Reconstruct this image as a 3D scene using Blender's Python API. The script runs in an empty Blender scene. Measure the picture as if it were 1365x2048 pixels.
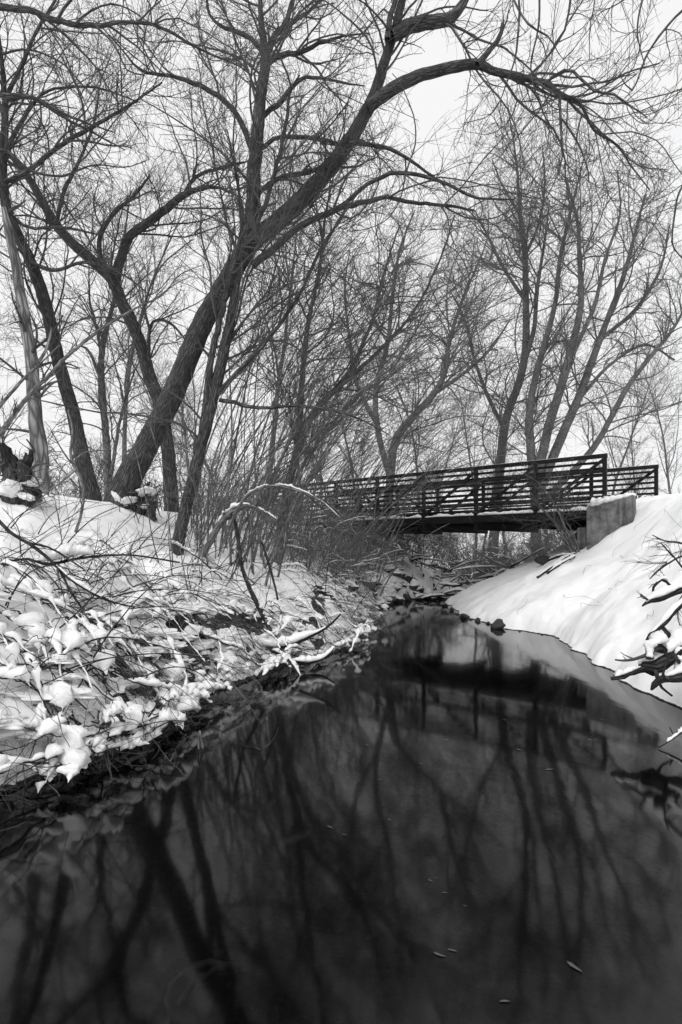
import bpy, math, random
import numpy as np
from mathutils import Vector
SC = bpy.context.scene
COL = SC.collection
RAD = math.radians
# ------------------------------------------------------------------ camera
F, CX, HY, CAMZ = 1100.0, 682.5, 1105.0, 1.5      # focal length, principal column, horizon row (photo pixels)
cam = bpy.data.cameras.new('camera'); camo = bpy.data.objects.new('camera', cam); COL.objects.link(camo)
cam.sensor_fit = 'VERTICAL'; cam.sensor_height = 36.0; cam.lens = F / 2048 * 36.0
cam.shift_y = (HY - 1024) / 2048
cam.clip_start = 0.05; cam.clip_end = 3000
camo.location = (0, 0, CAMZ); camo.rotation_euler = (RAD(90), 0, 0)
SC.camera = camo
# ------------------------------------------------------------------ overcast sky
SUN_EL, SUN_AZ = 48.0, -150.0                       # azimuth from +Y, clockwise
world = bpy.data.worlds.new('World'); SC.world = world; world.use_nodes = True
nt = world.node_tree; nt.nodes.clear()
sky = nt.nodes.new('ShaderNodeTexSky'); sky.sky_type = 'NISHITA'; sky.sun_disc = False
sky.sun_elevation = RAD(SUN_EL); sky.sun_rotation = RAD(SUN_AZ); sky.air_density = 1.0; sky.dust_density = 4.0; sky.ozone_density = 1.0
bw = nt.nodes.new('ShaderNodeRGBToBW'); nt.links.new(sky.outputs[0], bw.inputs[0])
mixn = nt.nodes.new('ShaderNodeMix'); mixn.data_type = 'FLOAT'; mixn.inputs[0].default_value = 0.94   # cloud cover evens the sky out
nt.links.new(bw.outputs[0], mixn.inputs[2]); mixn.inputs[3].default_value = 9.3
bg = nt.nodes.new('ShaderNodeBackground'); bg.inputs[1].default_value = 0.1
nt.links.new(mixn.outputs[0], bg.inputs[0])
wo = nt.nodes.new('ShaderNodeOutputWorld'); nt.links.new(bg.outputs[0], wo.inputs[0])
sl = bpy.data.lights.new('sun', 'SUN'); sl.energy = 1.4; sl.angle = RAD(25); sl.color = (1, 1, 1)
so = bpy.data.objects.new('sun', sl); COL.objects.link(so)
sd = Vector((math.sin(RAD(SUN_AZ)) * math.cos(RAD(SUN_EL)), math.cos(RAD(SUN_AZ)) * math.cos(RAD(SUN_EL)), math.sin(RAD(SUN_EL))))
so.rotation_euler = (-sd).to_track_quat('-Z', 'Y').to_euler(); so.location = sd * 60
vs = SC.view_settings; vs.view_transform = 'Standard'; vs.look = 'None'; vs.exposure = 0.08; vs.gamma = 1.0; vs.use_curve_mapping = False
SC.cycles.max_bounces = 8; SC.cycles.diffuse_bounces = 6; SC.cycles.glossy_bounces = 3; SC.cycles.transparent_max_bounces = 6
SC.cycles.use_denoising = True
# ------------------------------------------------------------------ materials
def new_mat(name):
    m = bpy.data.materials.new(name); m.use_nodes = True
    n = m.node_tree; b = n.nodes['Principled BSDF']; return m, n, b
def node(n, t, **kw):
    x = n.nodes.new(t)
    for k, v in kw.items(): setattr(x, k, v)
    return x
def ramp(n, src, stops):
    r = n.nodes.new('ShaderNodeValToRGB'); e = r.color_ramp.elements
    while len(e) < len(stops): e.new(0.5)
    for el, (p, v) in zip(e, stops):
        el.position = p; el.color = (v, v, v, 1)
    n.links.new(src, r.inputs[0]); return r.outputs[0]
def noise(n, vec, scale, detail=4, rough=0.55):
    x = n.nodes.new('ShaderNodeTexNoise'); x.inputs['Scale'].default_value = scale; x.inputs['Detail'].default_value = detail; x.inputs['Roughness'].default_value = rough
    if vec is not None: n.links.new(vec, x.inputs['Vector'])
    return x.outputs['Fac']
def bump(n, b, h, strength, dist, prev=None):
    x = n.nodes.new('ShaderNodeBump'); x.inputs['Strength'].default_value = strength; x.inputs['Distance'].default_value = dist
    n.links.new(h, x.inputs['Height'])
    if prev is not None: n.links.new(prev, x.inputs['Normal'])
    if b is not None: n.links.new(x.outputs[0], b.inputs['Normal'])
    return x.outputs[0]
def objpos(n):
    return n.nodes.new('ShaderNodeNewGeometry').outputs['Position']
def simple(name, lo, hi, scale=8, rough=0.8, bs=0.3, bd=0.01, spec=0.3):
    m, n, b = new_mat(name); p = node(n, 'ShaderNodeTexCoord').outputs['Object']
    f = noise(n, p, scale); n.links.new(ramp(n, f, [(0.3, lo), (0.7, hi)]), b.inputs['Base Color'])
    b.inputs['Roughness'].default_value = rough; b.inputs['Specular IOR Level'].default_value = spec
    bump(n, b, noise(n, p, scale * 4), bs, bd); return m
def bark(name, lo, hi, around=26.0, along=5.0, depth=0.02):
    m, n, b = new_mat(name)
    a = node(n, 'ShaderNodeAttribute', attribute_name='tc').outputs['Vector']
    mp = node(n, 'ShaderNodeMapping'); mp.inputs['Scale'].default_value = (around, around, along); n.links.new(a, mp.inputs[0])
    f1 = noise(n, mp.outputs[0], 1.0, 5, 0.6)
    w = node(n, 'ShaderNodeTexVoronoi', feature='DISTANCE_TO_EDGE'); w.inputs['Scale'].default_value = 0.9; w.inputs['Randomness'].default_value = 1.0
    ad = node(n, 'ShaderNodeVectorMath', operation='ADD')
    nn = node(n, 'ShaderNodeTexNoise'); nn.inputs['Scale'].default_value = 0.7; n.links.new(mp.outputs[0], nn.inputs['Vector'])
    n.links.new(mp.outputs[0], ad.inputs[0]); n.links.new(nn.outputs['Color'], ad.inputs[1]); n.links.new(ad.outputs[0], w.inputs['Vector'])
    fis = ramp(n, w.outputs['Distance'], [(0.02, 0.0), (0.28, 1.0)])
    big = noise(n, a, 2.2, 3)
    c = node(n, 'ShaderNodeMix', data_type='FLOAT'); n.links.new(f1, c.inputs[0]); c.inputs[2].default_value = lo; c.inputs[3].default_value = hi
    c2 = node(n, 'ShaderNodeMath', operation='MULTIPLY'); n.links.new(c.outputs[0], c2.inputs[0])
    mr = node(n, 'ShaderNodeMapRange'); n.links.new(fis, mr.inputs[0]); mr.inputs[3].default_value = 0.38; mr.inputs[4].default_value = 1.15; n.links.new(mr.outputs[0], c2.inputs[1])
    c3 = node(n, 'ShaderNodeMath', operation='MULTIPLY'); n.links.new(c2.outputs[0], c3.inputs[0])
    mr2 = node(n, 'ShaderNodeMapRange'); n.links.new(big, mr2.inputs[0]); mr2.inputs[1].default_value = 0.3; mr2.inputs[2].default_value = 0.7; mr2.inputs[3].default_value = 0.7; mr2.inputs[4].default_value = 1.35; n.links.new(mr2.outputs[0], c3.inputs[1])
    n.links.new(c3.outputs[0], b.inputs['Base Color']); b.inputs['Roughness'].default_value = 0.92; b.inputs['Specular IOR Level'].default_value = 0.15
    n1 = bump(n, None, fis, 0.9, depth); bump(n, b, f1, 0.6, depth * 0.7, n1); return m
def snow_mat(name):
    m, n, b = new_mat(name); p = objpos(n)
    n.links.new(ramp(n, noise(n, p, 1.6, 4), [(0.3, 0.88), (0.7, 0.93)]), b.inputs['Base Color'])
    b.inputs['Roughness'].default_value = 0.65; b.inputs['Specular IOR Level'].default_value = 0.2
    n1 = bump(n, None, noise(n, p, 14, 6, 0.65), 0.6, 0.03); bump(n, b, noise(n, p, 120, 3, 0.6), 0.5, 0.005, n1); return m
M = {}
M['snow'] = snow_mat('snow')
M['bark'] = bark('furrowed_bark', 0.045, 0.18, 34, 6, 0.012)
M['bark_far'] = bark('grey_bark', 0.10, 0.27, 36, 8, 0.008)
M['bark_pale'] = bark('peeling_pale_wood', 0.16, 0.5, 9, 2.2, 0.015)
M['cane'] = bark('smooth_cane_bark', 0.12, 0.32, 40, 7, 0.002)
M['cane_dark'] = bark('dark_cane_bark', 0.025, 0.07, 40, 7, 0.002)
M['deadwood'] = bark('wet_dead_wood', 0.03, 0.09, 22, 5, 0.015)
M['twig'] = simple('twig_bark', 0.06, 0.12, 3, 0.9, 0.1)
M['twig_far'] = simple('grey_twig_bark', 0.09, 0.16, 3, 0.9, 0.1)
M['grass'] = simple('dry_grass', 0.10, 0.34, 6, 0.8, 0.1)
M['leaf'] = simple('dead_leaf', 0.03, 0.14, 20, 0.6, 0.2)
M['rock'] = simple('wet_stone', 0.02, 0.07, 7, 0.6, 0.7, 0.03)
M['rock_pale'] = simple('dry_stone', 0.12, 0.3, 7, 0.8, 0.7, 0.03)
M['steel'] = simple('dark_painted_steel', 0.006, 0.014, 5, 0.6, 0.1, 0.002, 0.2)
M['timber'] = simple('dark_wet_timber', 0.02, 0.05, 9, 0.7, 0.4, 0.01)
def concrete():
    m, n, b = new_mat('weathered_concrete'); p = objpos(n)
    mp = node(n, 'ShaderNodeMapping'); mp.inputs['Scale'].default_value = (9, 9, 0.7); n.links.new(p, mp.inputs[0])
    st = ramp(n, noise(n, mp.outputs[0], 1.0, 4, 0.6), [(0.32, 0.09), (0.5, 0.22), (0.72, 0.31)])
    blot = ramp(n, noise(n, p, 2.6, 6, 0.7), [(0.36, 0.3), (0.6, 1.0)])
    mm = node(n, 'ShaderNodeMix', data_type='RGBA', blend_type='MULTIPLY'); mm.inputs[0].default_value = 1.0
    n.links.new(st, mm.inputs[6]); n.links.new(blot, mm.inputs[7]); n.links.new(mm.outputs[2], b.inputs['Base Color'])
    b.inputs['Roughness'].default_value = 0.9; b.inputs['Specular IOR Level'].default_value = 0.2
    bump(n, b, noise(n, p, 40, 4), 0.4, 0.006); return m
M['concrete'] = concrete()
def ground_mat():
    # snow lies wherever the ground is flat enough and out of the water; steep cut faces and the wet rim show dark soil, which also paints shaded hollows under the canes
    m, n, b = new_mat('snowy_ground'); g = n.nodes.new('ShaderNodeNewGeometry'); p = g.outputs['Position']
    sp = node(n, 'ShaderNodeSeparateXYZ'); n.links.new(p, sp.inputs[0])
    at = node(n, 'ShaderNodeAttribute', attribute_name='bare').outputs['Fac']
    nz = noise(n, p, 7, 5, 0.65)
    wet = node(n, 'ShaderNodeMapRange'); n.links.new(sp.outputs['Z'], wet.inputs[0]); wet.inputs[1].default_value = -0.01; wet.inputs[2].default_value = 0.03; wet.inputs[3].default_value = 1.2; wet.inputs[4].default_value = 0.0
    mxw = node(n, 'ShaderNodeMath', operation='MAXIMUM'); n.links.new(at, mxw.inputs[0]); n.links.new(wet.outputs[0], mxw.inputs[1]); at = mxw.outputs[0]
    a1 = node(n, 'ShaderNodeMath', operation='ADD'); n.links.new(at, a1.inputs[0])
    s = node(n, 'ShaderNodeMath', operation='MULTIPLY_ADD'); n.links.new(nz, s.inputs[0]); s.inputs[1].default_value = 0.9; s.inputs[2].default_value = -0.45; n.links.new(s.outputs[0], a1.inputs[1])
    fac = ramp(n, a1.outputs[0], [(0.46, 0), (0.56, 1)])
    snow = ramp(n, noise(n, p, 1.3, 4), [(0.3, 0.88), (0.7, 0.93)])
    soil = ramp(n, noise(n, p, 26, 6, 0.7), [(0.3, 0.012), (0.55, 0.04), (0.75, 0.11)])
    mx = node(n, 'ShaderNodeMix', data_type='RGBA'); n.links.new(fac, mx.inputs[0]); n.links.new(snow, mx.inputs[6]); n.links.new(soil, mx.inputs[7])
    n.links.new(mx.outputs[2], b.inputs['Base Color']); b.inputs['Roughness'].default_value = 0.7; b.inputs['Specular IOR Level'].default_value = 0.2
    n1 = bump(n, None, noise(n, p, 5, 5, 0.6), 0.35, 0.05); bump(n, b, noise(n, p, 70, 3, 0.6), 0.4, 0.006, n1); return m
M['ground'] = ground_mat()
def water_mat():
    m, n, b = new_mat('still_dark_water'); n.nodes.remove(b); out = n.nodes['Material Output']
    p = objpos(n); mp = node(n, 'ShaderNodeMapping'); mp.inputs['Scale'].default_value = (1.0, 0.45, 1); n.links.new(p, mp.inputs[0])
    nb = bump(n, None, noise(n, mp.outputs[0], 2.2, 3, 0.5), 0.10, 0.02)
    fr = node(n, 'ShaderNodeFresnel'); fr.inputs[0].default_value = 1.40; n.links.new(nb, fr.inputs['Normal'])
    gl = node(n, 'ShaderNodeBsdfGlossy'); gl.inputs['Roughness'].default_value = 0.066; gl.inputs[0].default_value = (0.95, 0.95, 0.95, 1); n.links.new(nb, gl.inputs['Normal'])
    tr = node(n, 'ShaderNodeBsdfTransparent'); tr.inputs[0].default_value = (0.2, 0.2, 0.2, 1)
    mx = node(n, 'ShaderNodeMixShader'); n.links.new(fr.outputs[0], mx.inputs[0]); n.links.new(tr.outputs[0], mx.inputs[1]); n.links.new(gl.outputs[0], mx.inputs[2])
    n.links.new(mx.outputs[0], out.inputs[0]); return m
M['water'] = water_mat()
# ------------------------------------------------------------------ mesh helpers
def mesh(name, V, Fq, mat, tc=None, smooth=True):
    V = np.asarray(V, np.float32); me = bpy.data.meshes.new(name)
    me.vertices.add(len(V)); me.vertices.foreach_set('co', V.ravel())
    if isinstance(Fq, np.ndarray):
        k = Fq.shape[1]; me.loops.add(Fq.size); me.loops.foreach_set('vertex_index', Fq.ravel().astype(np.int32))
        me.polygons.add(len(Fq)); me.polygons.foreach_set('loop_start', np.arange(0, Fq.size, k, dtype=np.int32))
    else:
        me.clear_geometry(); me.from_pydata([tuple(map(float, v)) for v in V], [], [tuple(int(i) for i in f) for f in Fq])
    me.polygons.foreach_set('use_smooth', np.full(len(me.polygons), smooth, dtype=bool))
    if tc is not None:
        at = me.attributes.new('tc', 'FLOAT_VECTOR', 'POINT'); at.data.foreach_set('vector', np.asarray(tc, np.float32).ravel())
    me.materials.append(M[mat] if isinstance(mat, str) else mat)
    me.update(calc_edges=True); return me
def obj(name, me, parent=None, loc=None, kind=None):
    o = bpy.data.objects.new(name, me); COL.objects.link(o)
    if loc is not None: o.location = loc
    if parent is not None: o.parent = parent
    if kind: o['kind'] = kind
    return o
def tag(o, label, cat, group=None):
    o['label'] = label; o['category'] = cat
    if group: o['group'] = group
    return o
def thing(name, label, cat, loc=(0, 0, 0), group=None):
    o = bpy.data.objects.new(name, None); o.empty_display_size = 0.2; COL.objects.link(o); o.location = [float(v) for v in loc]; return tag(o, label, cat, group)
def copy_thing(o, loc, rotz=0, scale=1.0, label=None):
    c = o.copy(); COL.objects.link(c); c.location = [float(v) for v in loc]; c.rotation_euler = (0, 0, rotz); c.scale = (scale,) * 3
    if label: c['label'] = label
    for ch in list(o.children):
        k = ch.copy(); COL.objects.link(k); k.parent = c
    return c
def unit(v): return v / np.maximum(np.linalg.norm(v, axis=-1, keepdims=True), 1e-9)
def tubes(P, R, S, rng, lump=0.0):
    """P (N,K,3), R (N,K) -> verts, quads, bark coordinates"""
    N, K, _ = P.shape; T = unit(np.gradient(P, axis=1))
    nrm = rng.normal(size=(N, 3)); V = np.empty((N, K, S, 3)); tc = np.empty((N, K, S, 3))
    ang = np.arange(S) / S * 2 * np.pi; ca, sa = np.cos(ang), np.sin(ang)
    ln = np.concatenate([np.zeros((N, 1)), np.cumsum(np.linalg.norm(np.diff(P, axis=1), axis=2), axis=1)], axis=1)
    off = rng.uniform(0, 50, size=(N, 1)); r0 = R.max(axis=1)[:, None]
    for k in range(K):
        t = T[:, k]; nrm = unit(nrm - (nrm * t).sum(-1, keepdims=True) * t); b = np.cross(t, nrm)
        ring = ca[None, :, None] * nrm[:, None, :] + sa[None, :, None] * b[:, None, :]
        rr = R[:, k][:, None] * (1 + (lump * rng.normal(size=(N, S)) if lump else 0))
        V[:, k] = P[:, k][:, None, :] + ring * rr[..., None]
        tc[:, k, :, 0] = ca[None] * r0 + off; tc[:, k, :, 1] = sa[None] * r0; tc[:, k, :, 2] = ln[:, k][:, None]
    i = np.arange(N)[:, None, None] * (K * S) + np.arange(K - 1)[None, :, None] * S; s = np.arange(S)[None, None, :]; s2 = (s + 1) % S
    Fq = np.stack([i + s, i + s2, i + S + s2, i + S + s], axis=-1).reshape(-1, 4)
    return V.reshape(-1, 3), Fq, tc.reshape(-1, 3)
def join(parts):
    V, Fs, T, o = [], [], [], 0
    for v, f, t in parts:
        V.append(v); Fs.append(f + o); T.append(t); o += len(v)
    return np.concatenate(V), np.concatenate(Fs), np.concatenate(T)
def spline(C, n):
    """Catmull-Rom through rows of C (any columns), n samples evenly along the length"""
    C = np.asarray(C, float); 
    A = np.vstack([2 * C[0] - C[1], C, 2 * C[-1] - C[-2]]); out = []
    for i in range(1, len(A) - 2):
        t = np.linspace(0, 1, 12, endpoint=False)[:, None]; p0, p1, p2, p3 = A[i - 1:i + 3]
        out.append(0.5 * (2 * p1 + (p2 - p0) * t + (2 * p0 - 5 * p1 + 4 * p2 - p3) * t ** 2 + (3 * p1 - p0 - 3 * p2 + p3) * t ** 3))
    D = np.vstack(out + [C[-1:]]); l = np.concatenate([[0], np.cumsum(np.linalg.norm(np.diff(D[:, :3], axis=0), axis=1))])
    q = np.linspace(0, l[-1], n); return np.stack([np.interp(q, l, D[:, j]) for j in range(D.shape[1])], axis=1)
def vnoise(x, y, scale, seed=0, octaves=3):
    x = np.asarray(x, float) * scale; y = np.asarray(y, float) * scale; tot = 0; amp = 1; s = 0
    for o in range(octaves):
        xi, yi = np.floor(x).astype(np.int64), np.floor(y).astype(np.int64); fx, fy = x - xi, y - yi
        fx = fx * fx * (3 - 2 * fx); fy = fy * fy * (3 - 2 * fy)
        def h(a, b):
            n = (a * 374761393 + b * 668265263 + (seed + o) * 1274126177) & 0xffffffff
            n = ((n ^ (n >> 13)) * 1274126177) & 0xffffffff
            return ((n ^ (n >> 16)) & 0xffff) / 65535.0
        v = (h(xi, yi) * (1 - fx) + h(xi + 1, yi) * fx) * (1 - fy) + (h(xi, yi + 1) * (1 - fx) + h(xi + 1, yi + 1) * fx) * fy
        tot = tot + amp * v; s += amp; amp *= 0.5; x = x * 2.03; y = y * 2.03
    return tot / s
# ------------------------------------------------------------------ terrain
LY = [-8, 0, 2.5, 3.4, 4.2, 5.0, 5.8, 7.2, 8.5, 11.4, 14, 16, 17.5, 19, 21, 25, 32, 45, 80, 600]
LX = [-2.7, -2.5, -2.35, -2.1, -1.55, -1.62, -1.45, -0.8, 0.06, 0.65, 0.9, 1.25, 2.3, 3.6, 4.6, 6, 8.5, 12, 22, 160]
RY = [-8, 0, 5.2, 6.2, 7.2, 8.8, 9.9, 10.8, 13, 16.2, 17.5, 19, 21, 25, 32, 45, 80, 600]
RX = [3.5, 3.3, 3.25, 3.22, 3.4, 3.62, 3.75, 3.2, 2.85, 3.05, 3.7, 4.8, 5.8, 7.2, 9.8, 13.5, 24, 164]
LPd = [-9, -1.2, -0.5, 0, 0.10, 0.22, 0.5, 1.0, 2.0, 3.0, 4.0, 5.5, 8, 30, 600]
LPz = [-0.75, -0.6, -0.32, -0.03, 0.16, 0.34, 0.55, 0.78, 1.28, 1.85, 2.3, 2.5, 2.55, 2.7, 6]
def height(x, y, raw=False):
    x = np.asarray(x, float); y = np.asarray(y, float)
    wob = (vnoise(x, y, 1.4, 5, 2) - 0.5) * 0.34 * np.clip((14 - y) / 6, 0.3, 1)
    dl = np.interp(y, LY, LX) - x + wob; dr = x - np.interp(y, RY, RX) + (vnoise(x, y, 2.0, 9, 3) - 0.5) * 0.30 + (vnoise(x, y, 4.5, 19, 2) - 0.5) * 0.07
    zl = np.interp(dl, LPd, LPz)
    lump = np.interp(dl, [0.08, 0.5, 1.6, 3.0, 4.5], [0, 1, 1, 0.35, 0.12])
    bil = np.abs(vnoise(x, y, 2.6, 31, 3) - 0.5) * 2
    zl = zl + lump * ((vnoise(x, y, 1.1, 11, 3) - 0.5) * 0.5 + (0.35 - bil) * 0.28)
    dp = np.maximum(dr, 0); pa = np.minimum(dp * 0.8, 2.6 + (dp - 3.25) * 0.05)
    pb = np.interp(dp, [0, 1.0, 2.2, 3.2, 4.0, 4.7, 6, 30, 600], [0, 0.5, 1.0, 1.42, 2.05, 2.72, 2.9, 3.0, 6])
    pc = np.interp(dp, [0, 3, 8, 14, 600], [0, 0.75, 1.9, 2.7, 6]); wb = np.clip((y - 9.2) / 2.8, 0, 1); wb = wb * wb * (3 - 2 * wb); wc = np.clip((y - 16) / 5, 0, 1); wc = wc * wc * (3 - 2 * wc)
    zr = (pa * (1 - wb) + pb * wb) * (1 - wc) + pc * wc
    zr = zr + np.clip(dp * 2.0, 0, 1) * ((vnoise(x, y, 0.6, 21, 2) - 0.5) * 0.34 + (vnoise(x, y, 2.0, 23, 2) - 0.5) * 0.045)
    zr = zr + (1 - np.exp(-np.maximum(dr, 0) / 0.11)) * (0.12 + (vnoise(x, y, 0.9, 3, 3) - 0.5) * 0.16)
    zr = np.where(dr < 0, np.maximum(-0.75, dr * 0.9 - 0.03), zr - 0.03)
    z = np.where(dl > -0.6, np.maximum(zl, np.where(dr > 0, zr, -9)), zr)
    both = (dl <= 0) & (dr <= 0)
    z = np.where(both, np.maximum(zl, np.maximum(zr, -0.75)), np.where(dr > 0, np.maximum(zr, np.where(dl > 0, zl, -9)), zl))
    if raw: return z, dl, dr
    return z
def Z(x, y): return float(height(x, y))
def ray(px, py): return np.array([(px - CX) / F, 1.0, (HY - py) / F])
def at(px, py, Y): r = ray(px, py); return np.array([r[0] * Y, Y, CAMZ + r[2] * Y])
def hit(px, py, y0=2.0, y1=60.0):
    r = ray(px, py); ys = np.linspace(y0, y1, 2400); zz = height(r[0] * ys, ys); c = CAMZ + r[2] * ys
    k = np.argmax(c <= np.maximum(zz, 0)); 
    return np.array([r[0] * ys[k], ys[k], zz[k]]) if (c <= np.maximum(zz, 0)).any() else at(px, py, y1)
def axis(parts):
    out = []
    for a, b, s in parts: out.append(np.arange(a, b, s))
    return np.concatenate(out)
far = lambda a, n, g: np.cumsum(g ** np.arange(n)) + a
gx = np.concatenate([-far(9, 26, 1.16)[::-1], axis([(-9, -5, 0.12), (-5, 1.5, 0.04), (1.5, 2.6, 0.06), (2.6, 4.2, 0.03), (4.2, 6, 0.06), (6, 9.01, 0.12)]), far(9, 26, 1.16)])
gy = np.concatenate([axis([(-8, 2, 0.5), (2, 12.6, 0.045), (12.6, 18, 0.09), (18, 30, 0.25), (30, 45, 0.6)]), far(45, 32, 1.16)])
GX, GY = np.meshgrid(gx, gy); HZ, DL, DR = height(GX, GY, True)
gz_y, gz_x = np.gradient(HZ, gy, gx); slope = np.sqrt(gz_x ** 2 + gz_y ** 2)
bare = np.clip((slope - 1.15) * 0.9, 0, 0.75) * (DL > -0.5) * (DL < 1.6)
patch = np.clip((vnoise(GX, GY, 1.3, 41, 2) - 0.62) * 7, 0, 1); bare = bare * np.where(DL < 0.55, patch, 0.0); shaded_gaps = np.clip((vnoise(GX, GY, 2.6, 57, 3) - 0.545) * 9, 0, 1) * np.interp(DL, [0.02, 0.12, 0.6, 1.0], [0, 1, 0.9, 0]); bare = np.maximum(bare, shaded_gaps)  # dark patches: soil and litter, plus painted shade of hollows below the canes
bare = np.maximum(bare, np.clip(1.25 - HZ * np.where(patch > 0.5, 5.0, 20.0), 0, 1.2) * (DL > -2)); bare = np.where(HZ < -0.1, 1.3, bare)
bare = np.where((DR > -0.2) & (DL < 0) & (HZ > -0.1), 0, bare)
nx, ny = len(gx), len(gy)
idx = np.arange(nx * ny).reshape(ny, nx)
FQ = np.stack([idx[:-1, :-1], idx[:-1, 1:], idx[1:, 1:], idx[1:, :-1]], axis=-1).reshape(-1, 4)
gm = mesh('snowy_ground', np.stack([GX, GY, HZ], -1).reshape(-1, 3), FQ, 'ground')
ab = gm.attributes.new('bare', 'FLOAT', 'POINT'); ab.data.foreach_set('value', bare.ravel().astype(np.float32))
go = obj('snowy_ground', gm, kind='structure')
wv = [(-14, -8, 0), (14, -8, 0), (14, 24, 0), (-14, 24, 0)]
obj('creek_water', mesh('creek_water', wv, [(0, 1, 2, 3)], 'water'), kind='structure')
# ------------------------------------------------------------------ growth
UP = np.array([0, 0, 1.0])
def integrate(p0, d0, L, K, rng, wob=0.2, bias=None):
    N = len(p0); P = np.empty((N, K, 3)); P[:, 0] = p0; d = unit(d0); st = (L / (K - 1))[:, None]
    drift = rng.normal(size=(N, 3)) * wob * 0.6
    for k in range(1, K):
        d = unit(d + rng.normal(size=(N, 3)) * wob * 0.7 + drift + (bias if bias is not None else 0)); P[:, k] = P[:, k - 1] + d * st
    return P
def grow(P, R, n, L, ang, K, rng, wob=0.2, bias=(0, 0, 0.05), rr=0.6, rmin=0.003, rtip=0.4, tmin=0.15, tpow=1.0, rmax=9, dens=None):
    N, KK, _ = P.shape; ln = np.linalg.norm(np.diff(P, axis=1), axis=2).sum(1); w = ln if dens is None else ln * dens
    pi = rng.choice(N, size=n, p=w / w.sum()); t = tmin + (1 - tmin) * rng.uniform(size=n) ** tpow; t = np.minimum(t, 0.995)
    f = t * (KK - 1); k = np.floor(f).astype(int); fr = (f - k)[:, None]
    p = P[pi, k] * (1 - fr) + P[pi, k + 1] * fr; tan = unit(P[pi, k + 1] - P[pi, k])
    r = R[pi, k] * (1 - fr[:, 0]) + R[pi, k + 1] * fr[:, 0]
    ax = rng.normal(size=(n, 3)); ax = unit(ax - (ax * tan).sum(-1, keepdims=True) * tan); a = rng.uniform(*ang, size=n)[:, None]
    d = tan * np.cos(a) + ax * np.sin(a)
    LL = rng.uniform(*L, size=n) * (1.1 - 0.55 * t) * np.clip(ln[pi] / np.median(ln), 0.6, 1.3)
    Q = integrate(p, d, LL, K, rng, wob, np.array(bias)[None])
    r0 = np.clip(r * rr * rng.uniform(0.6, 1.0, size=n), rmin, rmax); rt = np.maximum(r0 * rtip, rmin * 0.55)
    s = np.linspace(0, 1, K)[None]; return Q, r0[:, None] * (1 - s) + rt[:, None] * s
def limb_pts(pts, Y0, Y1):
    """photo outline of a limb -> path with radii; its distance runs from Y0 to Y1"""
    n = len(pts); out = []
    c = np.concatenate([[0], np.cumsum([math.hypot(pts[i + 1][0] - pts[i][0], pts[i + 1][1] - pts[i][1]) for i in range(n - 1)])]); c = c / c[-1]
    for (px, py, w), u in zip(pts, c):
        Y = Y0 + (Y1 - Y0) * u; p = at(px, py, Y); out.append([*p, w * 0.5 / F * Y])
    return np.array(out)
def limb_mesh(C, rng, S=10, step=0.1, lump=0.03, mat='bark', jit=0.012, flare=0, name='limb'):
    L = np.linalg.norm(np.diff(C[:, :3], axis=0), axis=1).sum(); n = int(np.clip(L / step, 6, 130)); D = spline(C, n)
    D[1:-1, :3] += rng.normal(size=(n - 2, 3)) * np.where(D[1:-1, 3:4] > 0.045, 0.004, jit * np.minimum(1, D[1:-1, 3:4] * 15))
    D[:, 3] *= 1 + rng.normal(size=n) * lump
    if flare:
        s = np.arange(n) * L / n; D[:, 3] *= 1 + flare * np.exp(-s / 0.22)
    D = np.vstack([D, D[-1:]]); D[-1, :3] += unit(D[-1, :3] - D[-3, :3]) * max(D[-1, 3] * 0.3, 0.002); D[-1, 3] = 0.0005
    V, Fq, tc = tubes(D[None, :, :3], D[None, :, 3], S, rng, lump)
    return mesh(name, V, Fq, mat, tc), D
def to_fixed(Ds, K=24):
    P, R = [], []
    for D in Ds:
        q = np.linspace(0, len(D) - 2, K); P.append(np.stack([np.interp(q, np.arange(len(D)), D[:, j]) for j in range(3)], 1)); R.append(np.interp(q, np.arange(len(D)), D[:, 3]))
    return np.array(P), np.array(R)
def rel(V, base): return V - np.asarray(base)[None]
def set_origin(o, base):
    """mesh was built in world coordinates: move it under a parent standing at base"""
    o.data.transform(__import__('mathutils').Matrix.Translation(-Vector([float(b) for b in base])))
def twigs(root, base, P, R, rng, levels, mat='twig', sides=(5, 4, 3), name='twigs'):
    parts = []; acc = []
    for i, lv in enumerate(levels):
        src = acc[-1] if (acc and not lv.pop('from_all', False)) else (P, R)
        Q, q = grow(src[0], src[1], rng=rng, **lv); acc.append((Q, q)); parts.append(tubes(Q, q, sides[min(i, len(sides) - 1)], rng))
    V, Fq, tc = join(parts); m = mesh(name, rel(V, base), Fq, mat, tc); o = obj(name, m, root, kind='stuff'); return o, acc
def photo_tree(name, label, cat, limbs, seed, levels, mat='bark', tmat='twig', step=0.1, group=None, slim=1.0):
    """limbs: (part name, [(px, py, width in photo pixels)...], Y0, Y1); the first is the trunk standing on the ground"""
    rng = np.random.default_rng(seed); C0 = [limb_pts(l[1], l[2], l[3]) for l in limbs]
    base = C0[0][0, :3].copy(); base[2] = Z(base[0], base[1]); root = thing(name, label, cat, base, group)
    C0[0][:, 3] *= slim; low = C0[0][0].copy(); low[2] = min(low[2], base[2]) - 0.25; d = C0[0][0, :2] - C0[0][1, :2]; low[:2] += d * 0.1; C0[0] = np.vstack([low, C0[0]])
    Ds = []
    for l, C in zip(limbs, C0):
        big = C[:, 3].max() > 0.05
        m, D = limb_mesh(C, rng, 18 if big else 8, step if big else step * 1.2, 0.012 if big else 0.04, mat, name=l[0], flare=0.08 if l[0] == 'trunk' else 0)
        o = obj(l[0], m, root); set_origin(o, base); Ds.append(D)
    P, R = to_fixed(Ds); twigs(root, base, P, R, rng, levels, tmat)
    return root
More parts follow.
